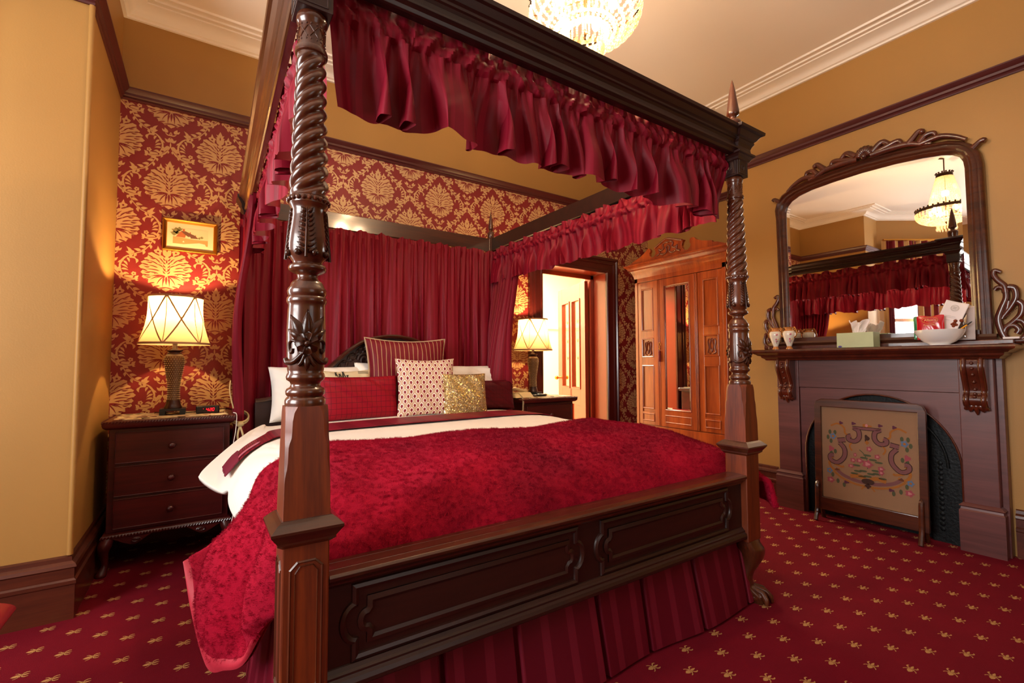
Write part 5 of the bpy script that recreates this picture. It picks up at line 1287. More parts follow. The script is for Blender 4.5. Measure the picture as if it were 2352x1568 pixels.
g.build('print', [P('print_sky', '#EBD9AE', .6), P('print_field', '#D9A064', .6), P('print_brick', '#B8683C', .6), P('print_roof', '#7A4E3A', .6), P('print_tree', '#8C8450', .6), P('print_path', '#F0E0C0', .6)], t, keep=True)

# ------------------------------------------------------------------ wardrobe
X = 3.86; Y0, Y1 = 2.375, 3.42
wd = thing('wardrobe', 'tall cedar wardrobe with mirrored centre door, carved panels and broken pediment', 'wardrobe', (4.1, 2.9, 0))
G().box(X+.02, 4.40, Y0+.005, Y1-.005, .0, 2.01).build('carcass', M['ward'], wd, bevel=.003)
def YZ(u, v, w): return (X-w, u, v)
def strip(g, ya, yb, z0, z1, w0=-.02, w1=.0, m=0): g.box(X-w1, X-w0, min(ya, yb), max(ya, yb), z0, z1, m)
g = G(); strip(g, Y0, Y0+.035, .0, 2.01, -.025, .006); strip(g, Y1-.035, Y1, .0, 2.01, -.025, .006); strip(g, Y0, Y1, 1.955, 2.01, -.025, .006); strip(g, Y0, Y1, .0, .46, -.025, .004)
g.build('face_frame', M['ward'], wd, bevel=.002)
mp_ = [(0, 0), (0, .004), (.006, .008), (.012, .004), (.014, 0)]
def pframe(g, ya, yb, z0, z1, prof=mp_): g.sweep([(ya, z0), (ya, z1), (yb, z1), (yb, z0)][::-1], prof, (X, 0, 0), (0, 1, 0), (0, 0, 1), (-1, 0, 0), closed=True)
for (ya, yb, pa, pb) in ((3.125, 3.385, 3.185, 3.34), (2.41, 2.665, 2.455, 2.61)):
    g = G(); zs = [(.63, 1.08), (1.16, 1.36), (1.435, 1.88)]
    strip(g, ya, pa, .47, 1.95); strip(g, pb, yb, .47, 1.95)
    for z0, z1 in ((.47, .60), (1.08, 1.16), (1.36, 1.435), (1.88, 1.95)): strip(g, pa, pb, z0, z1)
    for z0, z1 in ((.60, .63),)+tuple(zs): strip(g, pa, pb, z0, z1, -.02, -.010)
    for z0, z1 in zs: pframe(g, pa, pb, z0, z1)
    pframe(g, pa, pb, .505, .585)
    nm = 'side_door'
    dr = g.build(nm, M['ward'], wd, bevel=.0015)
    g = G(); cy_ = (pa+pb)/2
    for s_ in (1, -1):
        g.tube([YZ(cy_+s_*a, b, -.004) for a, b in [(q.x, q.y) for q in path([(.012, 1.31, 0), (.03, 1.32, 0), (.038, 1.29, 0), (.03, 1.24, 0), (.04, 1.20, 0), (.015, 1.185, 0)], 20)]], .0055, 7)
        g.tube([YZ(cy_+s_*a, b, -.004) for a, b in [(q.x, q.y) for q in path([(0, 1.33, 0), (.012, 1.29, 0), (.018, 1.25, 0), (.0, 1.20, 0)], 14)]], .005, 7)
    g.sphere(YZ(cy_, 1.215, -.004), .012, 10, 8, sc=(.6, 1, 1.6)); g.build('carved_panel', M['wardc'], dr, smooth=True)
# centre door with bevelled mirror
g = G(); ya, yb = 2.70, 3.105
strip(g, ya, ya+.055, .47, 1.95, -.02, .004); strip(g, yb-.055, yb, .47, 1.95, -.02, .004); strip(g, ya+.055, yb-.055, .47, .63, -.02, .004); strip(g, ya+.055, yb-.055, 1.885, 1.95, -.02, .004)
pframe(g, ya+.05, yb-.05, .63, 1.885, [(0, 0), (0, .006), (.008, .009), (.012, .002), (.012, -.008), (0, -.008)]); pframe(g, ya+.05, yb-.05, .505, .585)
cdr = g.build('mirror_door', M['ward'], wd, bevel=.0015)
g = G(); a0, a1, b0, b1 = ya+.058, yb-.058, .64, 1.875; k = .016
g.add([(X+.006, a0+k, b0+k), (X+.006, a1-k, b0+k), (X+.006, a1-k, b1-k), (X+.006, a0+k, b1-k), (X+.010, a0, b0), (X+.010, a1, b0), (X+.010, a1, b1), (X+.010, a0, b1)], [(0, 3, 2, 1), (0, 1, 5, 4), (1, 2, 6, 5), (2, 3, 7, 6), (3, 0, 4, 7)])
tag(g.build('mirror_glass', M['mirror'], cdr), 'bevelled mirror glass')
g = G()
for y_ in (2.685, 3.115): 
    for q in (-.012, 0, .012): g.box(X-.008, X+.02, y_+q-.004, y_+q+.004, .47, 1.95)
g.build('reeded_stile', M['ward'], wd, bevel=.002)
# cornice and pediment
cpf = [(0, 2.0), (.006, 2.0), (.012, 2.03), (.022, 2.06), (.03, 2.07), (.034, 2.085), (.055, 2.10), (.075, 2.125), (.085, 2.13), (.085, 2.145), (.07, 2.15), (0, 2.15)]
g = G().sweep([(4.40, Y1), (X, Y1), (X, Y0), (4.40, Y0)][::-1][::-1], [(-a, b) for a, b in cpf], *Z3); g.box(X, 4.40, Y0, Y1, 2.0, 2.15)
g.build('cornice', M['ward'], wd, smooth=1, angle=25)
c = (Y0+Y1)/2; xs = X-.04
L_ = [(3.50, 2.15), (3.45, 2.165), (3.40, 2.19), (3.32, 2.215), (3.24, 2.26), (3.215, 2.285), (3.19, 2.285), (3.175, 2.265), (3.178, 2.245), (3.19, 2.235), (3.185, 2.205), (3.16, 2.185), (3.135, 2.19), (3.12, 2.205), (3.11, 2.225), (3.12, 2.26), (3.135, 2.275), (3.09, 2.295), (3.03, 2.325), (2.98, 2.345), (2.93, 2.342), (2.88, 2.325), (2.80, 2.30), (2.775, 2.285), (2.79, 2.27), (2.80, 2.235), (2.79, 2.205), (2.765, 2.185), (2.735, 2.18), (2.71, 2.20), (2.70, 2.225), (2.715, 2.25), (2.71, 2.28), (2.69, 2.29), (2.665, 2.285), (2.64, 2.26), (2.58, 2.235), (2.48, 2.215), (2.475, 2.20), (2.42, 2.19), (2.36, 2.165), (2.34, 2.15)]
g = G(); g.prism(L_, lambda u, v, w: (xs+w, u, v), 0, .035)
g.build('pediment', M['ward'], wd, bevel=.003)
g = G()
for s_ in (1, -1):
    yc = 2.955
    g.tube([(xs-.004, yc+s_*q.x, q.y) for q in path([(.0, 2.30, 0), (.03, 2.305, 0), (.06, 2.285, 0), (.05, 2.25, 0), (.08, 2.235, 0), (.11, 2.25, 0), (.10, 2.21, 0), (.14, 2.19, 0)], 30)], .009, 8)
    g.tube([(xs-.004, yc+s_*q.x, q.y) for q in path([(.0, 2.27, 0), (.02, 2.25, 0), (.015, 2.21, 0), (.05, 2.19, 0), (.09, 2.20, 0)], 20)], .008, 8)
g.tube([(xs-.004, q.x, q.y) for q in path([(3.11, 2.275, 0), (3.03, 2.318, 0), (2.97, 2.338, 0), (2.90, 2.322, 0), (2.79, 2.285, 0)], 30)], .010, 8)
g.build('pediment_carving', M['wardc'], wd, smooth=True)
t = thing('key_tassel', 'brass key with dark red tassel hanging from the wardrobe door', 'tassel', (3.83, 3.10, 1.11))
g = G().tube([(3.845, 3.10+.012*math.cos(q), 1.29+.016*math.sin(q)) for q in [k*PI/8 for k in range(17)]], .003, 6); g.tube([(3.862, 3.10, 1.30), (3.84, 3.10, 1.305)], .004, 6)
g.tube([(3.842, 3.10, 1.275), (3.842, 3.10, 1.235)], .0025, 6); g.sphere((3.842, 3.10, 1.245), .008, 8, 6); g.build('key', M['brass'], t, smooth=True)
g = G().sphere((3.842, 3.10, 1.215), .011, 10, 8)
for k in range(12): q = 2*PI*k/12; g.tube([(3.842+.006*math.cos(q), 3.10+.006*math.sin(q), 1.21), (3.842+.011*math.cos(q), 3.10+.011*math.sin(q), 1.115)], .003, 5)
g.build('tassel', P('tassel_red', '#7A0C18', .6), t, smooth=True)
# ------------------------------------------------------------------ chimneypiece
mt = thing('fireplace', 'mahogany chimneypiece with carved corbels and arched black iron insert', 'fireplace', (3.80, 1.29, 0))
XF = 3.755; YA, YZ_ = .700, 1.905    # outer edges of the legs
def face(u, v, w): return (XF-w, u, v)
# frieze and spandrels: board with an arched opening
cy_, r_ = 1.285, .43; zsp = .455
arc = [(cy_+r_*math.cos(PI*i/28), zsp+r_*1.0*math.sin(PI*i/28)) for i in range(29)]
g = G()
outer = [(YA+.05, 0), (YA+.05, 1.12), (YZ_-.05, 1.12), (YZ_-.05, 0)]
# left and right halves of the spandrel as strips following the arch
def spand(x0, x1):
    vs = []; fs = []; n = 28
    for i in range(n+1):
        a = arc[i]; t = (a[0], .915)
        for w in (0, .02): vs += [(x0-w, a[0], a[1]), (x0-w, t[0], t[1])]
    for i in range(n): 
        b = i*4; fs += [(b, b+4, b+5, b+1), (b+2, b+3, b+7, b+6), (b, b+2, b+6, b+4)]
    return vs, fs
vs, fs = spand(3.79, 0); g.add(vs, fs)
g.box(3.77, 3.79, cy_-.46, cy_-r_, 0, .915); g.box(3.77, 3.79, cy_+r_, cy_+.46, 0, .915)
sp_ = g.build('arched_surround', M['mant'], mt, smooth=1, angle=30)
G().tube([(3.768, a, b) for a, b in [(cy_+r_, .0)]+arc+[(cy_-r_, 0)]], .006, 8).build('arch_bead', M['mantc'], sp_, smooth=True)
G().box(3.765, XB-.002, YA+.03, YZ_-.03, .918, 1.14).build('frieze_board', M['mant'], mt, bevel=.002)
for (ya, yb) in ((.700, .852), (1.748, 1.905)):
    g = G().box(XF, XB-.002, ya, yb, .245, 1.12); lg = g.build('pilaster', M['mant'], mt, bevel=.004)
    g = G(); pr = [(0, 0), (.020, 0), (.020, .235), (.014, .243), (.012, .255), (.020, .262), (.008, .275), (0, .28)]
    g.sweep([(XB-.002, yb), (XF, yb), (XF, ya), (XB-.002, ya)][::-1], [(d, z) for d, z in pr], *Z3); g.box(XF, XB-.002, ya, yb, 0, .25)
    g.build('plinth', M['mant'], lg, smooth=1, angle=25)
G().box(3.80, XB-.002, .672, .700, 0, 1.12).build('return_board', M['mant'], mt, bevel=.002); 
for (yc, w) in ((1.820, .105), (.772, .105)):
    g = G(); out = [(0, 1.12), (.075, 1.12), (.088, 1.10), (.092, 1.075), (.085, 1.045), (.068, 1.01), (.05, .97), (.04, .935), (.045, .915), (.058, .90), (.062, .88), (.055, .86), (.04, .845), (.025, .84), (0, .84)]
    o2 = [(q.x, q.y) for q in path([(a, b, 0) for a, b in out], 50)]
    g.prism(o2, lambda u, v, w_: (XF-u, yc+w_, v), -w/2, w/2)
    cb = g.build('corbel', M['mantc'], mt, smooth=1, angle=50)
    g = G()
    for q in (-.036, .036): g.tube([(XF-u-.001, yc+q, v) for u, v in o2[4:44]], .013, 8)
    for i in range(7):
        u, v = o2[8+i*4]; g.sphere((XF-u-.004, yc, v), .0095, 8, 6)
    for k, dy in enumerate((-.05, -.028, 0, .028, .05)):
        g.tube(path([(XF-.035, yc+dy*.5, .86), (XF-.034, yc+dy*.8, .835), (XF-.016, yc+dy*1.05, .795+abs(dy)*.6)], 8), [.010, .014, .016, .015, .014, .012, .010, .007, .003], 8, flat=((1, 0, 0), .8))
    g.build('corbel_carving', M['mantc'], cb, smooth=1, angle=70)
# shelf
g = G(); sp = [(0, 1.118), (.008, 1.12), (.014, 1.13), (.03, 1.14), (.034, 1.152), (.05, 1.156), (.06, 1.165), (.072, 1.170), (.082, 1.176), (.086, 1.186), (.082, 1.196), (.072, 1.202), (0, 1.202)]
yA, yB = .675, 1.955; xs_ = 3.715
g.sweep([(XB-.002, yB), (xs_, yB), (xs_, yA), (XB-.002, yA)][::-1], sp, *Z3); g.box(xs_, XB-.002, yA, yB, 1.12, 1.202)
g.build('mantel_shelf', M['mantc'], mt, smooth=1, angle=25)
# iron insert: arched register with inner arch and grate
g = G(); 
def arch_ring(x, r0, r1, z, th):
    n = 28; vs = []; fs = []
    pts = [(0, None)]
    A = [(cy_+r0, 0)]+[(cy_+r0*math.cos(PI*i/n), z+r0*math.sin(PI*i/n)) for i in range(n+1)]+[(cy_-r0, 0)]
    B = [(cy_+r1, 0)]+[(cy_+r1*math.cos(PI*i/n), z+r1*math.sin(PI*i/n)) for i in range(n+1)]+[(cy_-r1, 0)]
    for a, b in zip(A, B): vs += [(x, a[0], a[1]), (x, b[0], b[1]), (x+th, a[0], a[1]), (x+th, b[0], b[1])]
    for i in range(len(A)-1): b = i*4; fs += [(b, b+4, b+5, b+1), (b+2, b+3, b+7, b+6), (b+1, b+5, b+7, b+3), (b, b+2, b+6, b+4)]
    g.add(vs, fs)
arch_ring(3.80, .43, .36, .455, .02); arch_ring(3.81, .37, .27, .45, .02); g.tube([(3.795, cy_+.36*math.cos(PI*i/28), .455+.36*math.sin(PI*i/28)) for i in range(29)], .008, 8)
g.box(3.85, 3.864, cy_-.43, cy_+.43, 0, .90)
for i in range(14):
    q = i/13; g.sphere((3.812, cy_-.32, .08+.40*q), .016, 8, 6, sc=(.4, 1, 1)); g.sphere((3.812, cy_+.32, .08+.40*q), .016, 8, 6, sc=(.4, 1, 1))
for i in range(9): g.box(3.80, 3.812, cy_-.24+.06*i-.006, cy_-.24+.06*i+.006, .10, .28)
g.box(3.795, 3.815, cy_-.27, cy_+.27, .27, .29); g.box(3.795, 3.815, cy_-.27, cy_+.27, .09, .11)
g.build('iron_insert', M['iron'], mt, smooth=1, angle=35)

# needlework fire screen
fs_ = thing('fire_screen', 'wooden fire screen holding a floral needlework panel, standing before the hearth', 'fire screen', (3.66, 1.29, 0))
xs = 3.665; tl = .035
def SC(u, v, w=0): return (xs-w+(v-.1)*.03, u, v)       # slight lean
y0, y1, z0, z1 = .985, 1.605, .075, .845; r = .045
outl = [(y0, z0), (y0, z1-r), (y0+r*.3, z1-r*.3), (y0+r, z1), (y1-r, z1), (y1-r*.3, z1-r*.3), (y1, z1-r), (y1, z0)]
g = G(); n = 12
def ringpoly(a, b):
    vs = []; fs = []
    for p, q in zip(a, b):
        for w in (0, .024): vs += [SC(p[0], p[1], w), SC(q[0], q[1], w)]
    m_ = len(a)
    for i in range(m_):
        j = (i+1) % m_; A, B = i*4, j*4; fs += [(A, B, B+1, A+1), (A+2, A+3, B+3, B+2), (A, A+2, B+2, B), (A+1, B+1, B+3, A+3)]
    g.add(vs, fs)
inn = [(y0+.042, .165), (y0+.042, .60), (y0+.042, .79), (y0+.06, .79), (y1-.06, .79), (y1-.042, .79), (y1-.042, .60), (y1-.042, .165)]
ringpoly(outl, inn)
g.build('screen_frame', M['mahy'], fs_, bevel=.004)
for yy in (1.018, 1.590):
    g = G()
    for s_ in (-1,):
        g.tube(path([(xs-.012, yy, .26), (xs-.030, yy, .24), (xs-.036, yy, .16), (xs-.040, yy, .08), (xs-.065, yy, .004)], 14), .014, 8, flat=((1, 0, 0), .8))
    g.tube(path([(xs+.012, yy, .2), (xs+.03, yy, .10), (xs+.055, yy, .004)], 10), .014, 8)
    g.build('screen_foot', M['mahy'], fs_, smooth=True)
g = G(); q = [SC(y0+.036, .16, .008), SC(y1-.036, .16, .008), SC(y1-.036, .795, .008), SC(y0+.036, .795, .008)]; g.poly(q, 0)
cyn = (y0+y1)/2
def nl(pts, m, k=1): g.poly([SC(cyn-a*.62, .165+b*.62, .009+.0004*k) for a, b in pts], m)       # a to the right, unit square
def blob(a, b, ra, rb, m, k=1, lob=0, n=14):
    ra *= .85; rb *= .85; nl([(a+ra*math.cos(t)*(1+.25*math.cos(lob*t)), b+rb*math.sin(t)*(1+.25*math.cos(lob*t))) for t in [2*PI*i/n for i in range(n)]], m, k)
def band(pts, w, m, k=1):
    Q = [(q.x, q.y) for q in path([(a, b, 0) for a, b in pts], 22)]; A = []; B = []
    for i, (a, b) in enumerate(Q):
        p, q = Q[max(i-1, 0)], Q[min(i+1, 22)]; d = nrm2(Vector((q[0]-p[0], q[1]-p[1]))); ww = w*(1 if not isinstance(w, tuple) else 1)
        A.append((a-d.y*ww/2, b+d.x*ww/2)); B.append((a+d.y*ww/2, b-d.x*ww/2))
    vs = []
    for a, b in zip(A, B): vs += [SC(cyn-a[0]*.62, .165+a[1]*.62, .009+.0004*k), SC(cyn-b[0]*.62, .165+b[1]*.62, .009+.0004*k)]
    g.add(vs, [(2*i, 2*i+1, 2*i+3, 2*i+2) for i in range(22)], m)
for s_ in (1, -1):
    for w, m_, k in ((.050, 5, 1), (.036, 1, 2)):
        band([(s_*.12, .80), (s_*.075, .77), (s_*.07, .70), (s_*.11, .655), (s_*.165, .665), (s_*.17, .70), (s_*.145, .71)], w, m_, k)
        band([(s_*.20, .66), (s_*.275, .645)], w*1.1, m_, k)
        band([(s_*.255, .62), (s_*.21, .56), (s_*.215, .47), (s_*.28, .40), (s_*.345, .42), (s_*.35, .47), (s_*.315, .475)], w, m_, k)
    band([(s_*.14, .70), (s_*.20, .73), (s_*.21, .79), (s_*.27, .83), (s_*.34, .80)], .018, 2); band([(s_*.12, .66), (s_*.16, .60), (s_*.14, .55)], .016, 2)
    band([(s_*.33, .46), (s_*.36, .38), (s_*.32, .32), (s_*.26, .33)], .026, 2); band([(s_*.31, .38), (s_*.24, .36), (s_*.22, .37)], .022, 2); band([(s_*.30, .33), (s_*.22, .27), (s_*.10, .235), (0, .23)], .034, 1); band([(s_*.32, .30), (s_*.24, .24), (s_*.12, .20), (0, .19)], .02, 2)
    band([(s_*.03, .19), (s_*.06, .155)], .014, 2); band([(s_*.16, .275), (s_*.08, .29), (s_*.02, .27)], .04, 2, 2)
    blob(s_*.32, .685, .036, .038, 3, 2, 5); blob(s_*.32, .685, .012, .012, 2, 3); blob(s_*.36, .30, .032, .034, 3, 2, 5); blob(s_*.36, .30, .010, .010, 2, 3)
    for a, b in ((.35, .73), (.30, .73), (.37, .67), (.34, .63), (.30, .52), (.34, .50), (.33, .26), (.28, .20), (.22, .17)): blob(s_*a, b, .014, .024, 4, 1)
    blob(s_*.34, .545, .030, .034, 6, 2, 3); blob(s_*.35, .20, .042, .036, 6, 2, 5); blob(s_*.35, .20, .018, .016, 7, 3, 3); blob(s_*.24, .84, .022, .02, 8, 1, 3); blob(s_*.12, .845, .024, .018, 8, 1, 3); blob(s_*.20, .20, .028, .018, 8, 2, 3)
band([(-.13, .80), (.13, .80)], .036, 5, 1); band([(-.13, .80), (.13, .80)], .024, 1, 2)
blob(0, .83, .05, .022, 2, 1, 3); blob(0, .835, .012, .016, 7, 2); blob(0, .70, .026, .04, 5, 1, 3); blob(0, .655, .02, .024, 2, 2, 4)
for a, b, ra, rb in ((.0, .43, .055, .046), (.02, .59, .03, .032), (-.13, .45, .03, .028), (-.07, .455, .036, .03), (.09, .52, .030, .028), (.12, .40, .034, .028), (-.15, .385, .034, .022), (-.11, .51, .018, .024), (.12, .36, .028, .03)): blob(a, b, ra, rb, 6, 3, 5); blob(a, b, ra*.45, rb*.45, 7, 4, 3)
for a, b in ((-.04, .35), (.03, .33), (.08, .34), (-.09, .34), (-.12, .31), (.13, .30), (0, .30), (-.05, .29), (.05, .48), (-.03, .49), (.0, .52), (-.10, .40), (.07, .37), (.10, .46)): blob(a, b, .034, .016, 4, 2, 2)
band([(0, .38), (.0, .46), (-.03, .53), (-.07, .57)], .008, 4); blob(0, .20, .03, .03, 5, 3, 4); blob(0, .245, .055, .03, 5, 3)
NM = [('needle_ground', '#8E6C50'), ('needle_mauve', '#74484A'), ('needle_gold', '#9A5E22'), ('needle_blue', '#5A7090'), ('needle_green', '#4A4E34'), ('needle_brown', '#3A2018'), ('needle_rose', '#984450'), ('needle_pink', '#B87878'), ('needle_plum', '#58263E')]
g.build('needlework_panel', [P(a, b, .9, bump=.3, bs=500) for a, b in NM], fs_, keep=True)

# ------------------------------------------------------------------ overmantel mirror
om = thing('overmantel_mirror', 'large arched overmantel mirror in carved mahogany frame above the fireplace', 'mirror', (3.82, 1.32, 1.203))
XM = 3.862
ctr_o = [(.705, 1.235), (.712, 2.28), (.722, 2.35), (.748, 2.405), (.79, 2.445), (.86, 2.478), (.97, 2.495), (1.13, 2.515), (1.32, 2.525), (1.50, 2.515), (1.68, 2.495), (1.79, 2.475), (1.865, 2.44), (1.905, 2.39), (1.922, 2.33), (1.915, 2.25), (1.905, 1.235)]
ctr_i = [(.795, 1.275), (.797, 2.28), (.802, 2.325), (.818, 2.36), (.85, 2.385), (.90, 2.402), (.99, 2.418), (1.13, 2.432), (1.32, 2.438), (1.50, 2.432), (1.65, 2.42), (1.74, 2.40), (1.795, 2.375), (1.828, 2.34), (1.842, 2.29), (1.842, 2.22), (1.838, 1.275)]
prof = [(0, 0), (0, .03), (.08, .042), (.2, .048), (.32, .036), (.38, .040), (.55, .046), (.68, .034), (.74, .036), (.86, .03), (1.0, .018), (1.0, 0)]
g = G(); vs = []; fs = []; k = len(prof); n = len(ctr_o)
for (a, b), (c, d) in zip(ctr_o, ctr_i):
    for t_, h in prof: vs.append((XM-h, a+(c-a)*t_, b+(d-b)*t_))
for i in range(n-1):
    for e in range(k-1): fs.append((i*k+e, (i+1)*k+e, (i+1)*k+e+1, i*k+e+1))
g.add(vs, fs)
# bottom rail
g.sweep([(1.92, 1.235), (.69, 1.235)], [(0, 0), (-.03, 0), (-.03, .05), (-.015, .058), (0, .052), (.01, .044), (.022, .048), (.034, .036), (.044, .03), (.05, 0)][::1] if True else [], (XM, 0, 0), (0, 1, 0), (0, 0, 1), (-1, 0, 0))
g.sweep([(1.90, 1.262), (.71, 1.262)], [(-.03, 0), (-.03, .036), (.0, .036), (.02, .024), (.02, 0)], (XM, 0, 0), (0, 1, 0), (0, 0, 1), (-1, 0, 0))
fr = g.build('mirror_frame', M['mahy'], om, smooth=1, angle=30)
# glass: flat centre with bevelled margin
cyM, czM = 1.318, 1.85
g = G(); ins = [(a+(cyM-a)*.045, b+(czM-b)*.035) for a, b in ctr_i]; n = len(ins)
g.poly([(XM-.014, a, b) for a, b in ins]); g.add([(XM-.014, a, b) for a, b in ins]+[(XM-.0132, a, b) for a, b in ctr_i], [(i, (i+1) % n, n+(i+1) % n, n+i) for i in range(n)])
tag(g.build('mirror_glass', M['mirror'], om), 'bevelled mirror glass')
# crest and side scrolls
g = G()
def RM(y, z, h=.03): return (XM-h, y, z)
for i in range(9):
    a = PI*(i+.5)/9; g.tube(path([RM(1.30, 2.545, .03), RM(1.30+.035*math.cos(a), 2.545+.04*math.sin(a), .045), RM(1.30+.062*math.cos(a), 2.545+.072*math.sin(a), .02)], 6), [.010, .014, .017, .018, .017, .014, .008], 8)
g.sphere(RM(1.30, 2.54, .045), .022, 10, 8)
for s_ in (1, -1):
    def W_(a, b): return (1.30+s_*a, b)
    for pts, r0 in (([(.05, 2.555), (.10, 2.60), (.13, 2.585), (.16, 2.55)], .016), ([(.06, 2.54), (.13, 2.56), (.19, 2.575), (.21, 2.545)], .016), ([(.04, 2.535), (.14, 2.54), (.24, 2.535), (.30, 2.515), (.36, 2.50)], .017), ([(.24, 2.53), (.27, 2.565), (.30, 2.60), (.325, 2.595)], .014), ([(.30, 2.52), (.33, 2.56), (.37, 2.565), (.38, 2.545)], .014), ([(.31, 2.515), (.40, 2.53), (.47, 2.505), (.52, 2.47)], .014)):
        pts = [W_(a, b-(.0 if a < .2 else (a-.2)*.06)) for a, b in pts]
        g.tube(path([RM(a, b, .035) for a, b in pts], 14), [r0*1.55*(1-.45*i/14) for i in range(15)], 8)
    g.sphere(RM(1.30+s_*.315, 2.585, .035), .018, 8, 6)
    ye = 1.318+s_*.572; g.tube(path([RM(ye-s_*.01, 2.385, .03), RM(ye+s_*.03, 2.42, .03), RM(ye+s_*.048, 2.412, .03)], 8), [.02, .018, .016, .015, .015, .015, .015, .014, .012], 8)
g.build('crest_carving', M['mantc'], om, smooth=1, angle=70)
for s_, yb_ in ((-1, .70), (1, 1.915)):
    g = G()
    def K(a, b, h=.022): return (XM-h, yb_+s_*a, b)
    for pts, r0, r1 in (([(.035, 1.62), (.01, 1.635), (.004, 1.61), (.02, 1.575), (.045, 1.54), (.05, 1.50)], .010, .016), ([(.005, 1.52), (.02, 1.535), (.045, 1.52), (.05, 1.47), (.03, 1.41), (.015, 1.35), (.025, 1.28), (.04, 1.235)], .010, .018),
                        ([(.06, 1.53), (.085, 1.52), (.09, 1.47), (.07, 1.42), (.04, 1.37)], .018, .012), ([(.095, 1.445), (.112, 1.42), (.105, 1.37), (.075, 1.33), (.04, 1.30)], .018, .012), ([(.06, 1.45), (.05, 1.40), (.03, 1.35)], .012, .010),
                        ([(.085, 1.34), (.11, 1.33), (.125, 1.29), (.12, 1.25), (.09, 1.225), (.05, 1.228), (.035, 1.26), (.045, 1.30), (.075, 1.31), (.095, 1.285), (.085, 1.262)], .013, .014), ([(.02, 1.23), (.07, 1.222), (.12, 1.222)], .014, .018)):
        g.tube(path([K(a, b) for a, b in pts], 30), [(r0+(r1-r0)*i/30)*1.08 for i in range(31)], 10, flat=((1, 0, 0), .8))
    for i in range(9): g.sphere(K(.045+.006*i, 1.355+.006*i, .042), .0035, 6, 4)
    g.build('side_scroll', M['mantc'], om, smooth=1, angle=70)
G().box(XM-.06, XM, .62, 1.99, 1.203, 1.232).build('mirror_base', M['mantc'], om, bevel=.006)

# ------------------------------------------------------------------ things on the mantel shelf
ZS = 1.203
M['porc'] = P('ivory_porcelain', '#E9DFCD', .18, coat=.5); M['porcb'] = P('honey_glaze', '#C07A3A', .2, coat=.5); M['gilt'] = P('vase_gilding', '#C98B45', .25, metal=.7)
def vase(loc, label):
    X, Y, Z = loc; t = thing('vase', label, 'vase', loc, 'pair of small china vases')
    pr = [(.023, 0), (.024, .006), (.017, .014), (.016, .022), (.022, .04), (.034, .075), (.042, .105), (.043, .122), (.036, .137), (.026, .146), (.025, .154), (.030, .162), (.031, .166)]
    G().lathe([(r, Z+z) for r, z in pr[3:9]], (X, Y, 0), 28, caps=False).build('vase_body', M['porc'], t, smooth=1, angle=60)
    G().lathe([(r, Z+z) for r, z in pr[:4]], (X, Y, 0), 28).build('vase_foot', M['porcb'], t, smooth=1, angle=60)
    G().lathe([(r, Z+z) for r, z in pr[8:]]+[(.027, Z+.165), (.020, Z+.15), (.02, Z+.14)], (X, Y, 0), 28, caps=False).build('vase_neck', M['porcb'], t, smooth=1, angle=60)
    for s_ in (1, -1): G().tube(path([(X, Y+s_*.036, Z+.085), (X, Y+s_*.056, Z+.11), (X, Y+s_*.050, Z+.145), (X, Y+s_*.040, Z+.165), (X, Y+s_*.032, Z+.158), (X, Y+s_*.04, Z+.142), (X, Y+s_*.030, Z+.135)], 24), .0038, 7).build('handle', M['gilt'], t, smooth=True)
    g = G(); rd = Vector((-.75, -.66, 0)).normalized(); tg = Vector((rd.y, -rd.x, 0))
    for (a, b, rr, m_) in ((0, .112, .007, 0), (.006, .108, .004, 0), (-.008, .075, .005, 1), (.006, .076, .007, 0), (-.004, .062, .005, 2), (.004, .060, .006, 0), (.0, .048, .004, 2)):
        R0 = spline([(.022, 0, 0), (.034, 0, 0), (.042, 0, 0), (.043, 0, 0)], (b-.04)/.082).x
        p = Vector((X, Y, Z+b))+rd*(R0*.99)+tg*a; g.sphere(p, rr, 8, 6, m_, sc=(.6, .8, 1))
    g.build('flower_spray', [P('china_pink', '#C8607A', .3), P('china_yellow', '#D8B04A', .3), P('china_leaf', '#8A7A60', .3)] if 'cf' not in M else M['cf'], t, smooth=True)
    return t
v1 = vase((3.692, 1.875, ZS), 'small ivory and honey two-handled vase, left one of the pair'); v2 = dup(v1, (3.692, 1.775, ZS), 0, 'small ivory and honey two-handled vase, right one of the pair'); tissue_y = (1.235, 1.445)
# tissue box
t = thing('tissue_box', 'pale green tissue box with a white tissue pulled out', 'tissue box', (3.71, 1.34, ZS))
M['tb'] = P('green_card', '#C3CFA0', .5, var=.06, vs=12)
G().box(3.665, 3.775, 1.235, 1.448, ZS, ZS+.10).build('box', M['tb'], t, bevel=.002)
G().sphere((3.6645, 1.428, ZS+.007), .008, 10, 6, sc=(.1, 1.6, .8)).build('box_logo', P('purple_logo', '#4A3A8C', .4), t)
g = G(); f = fbm(31, 4, 1.5)
def tis(u, v):
    a = (u-.5); fan = .055+.05*v; y = 1.335+a*fan*1.25; z = ZS+.098+v*(.072+.022*abs(math.sin(u*PI*2.5+.4))-.018*(abs(a) < .12)); x = 3.72+.022*math.sin(u*14)*(.35+v)+.01*f(u*2+v)
    return (x, y, z)
g.grid(40, 14, tis); g.build('tissue', P('tissue_paper', '#F6ECE6', .8), t, smooth=True, solid=.0008)
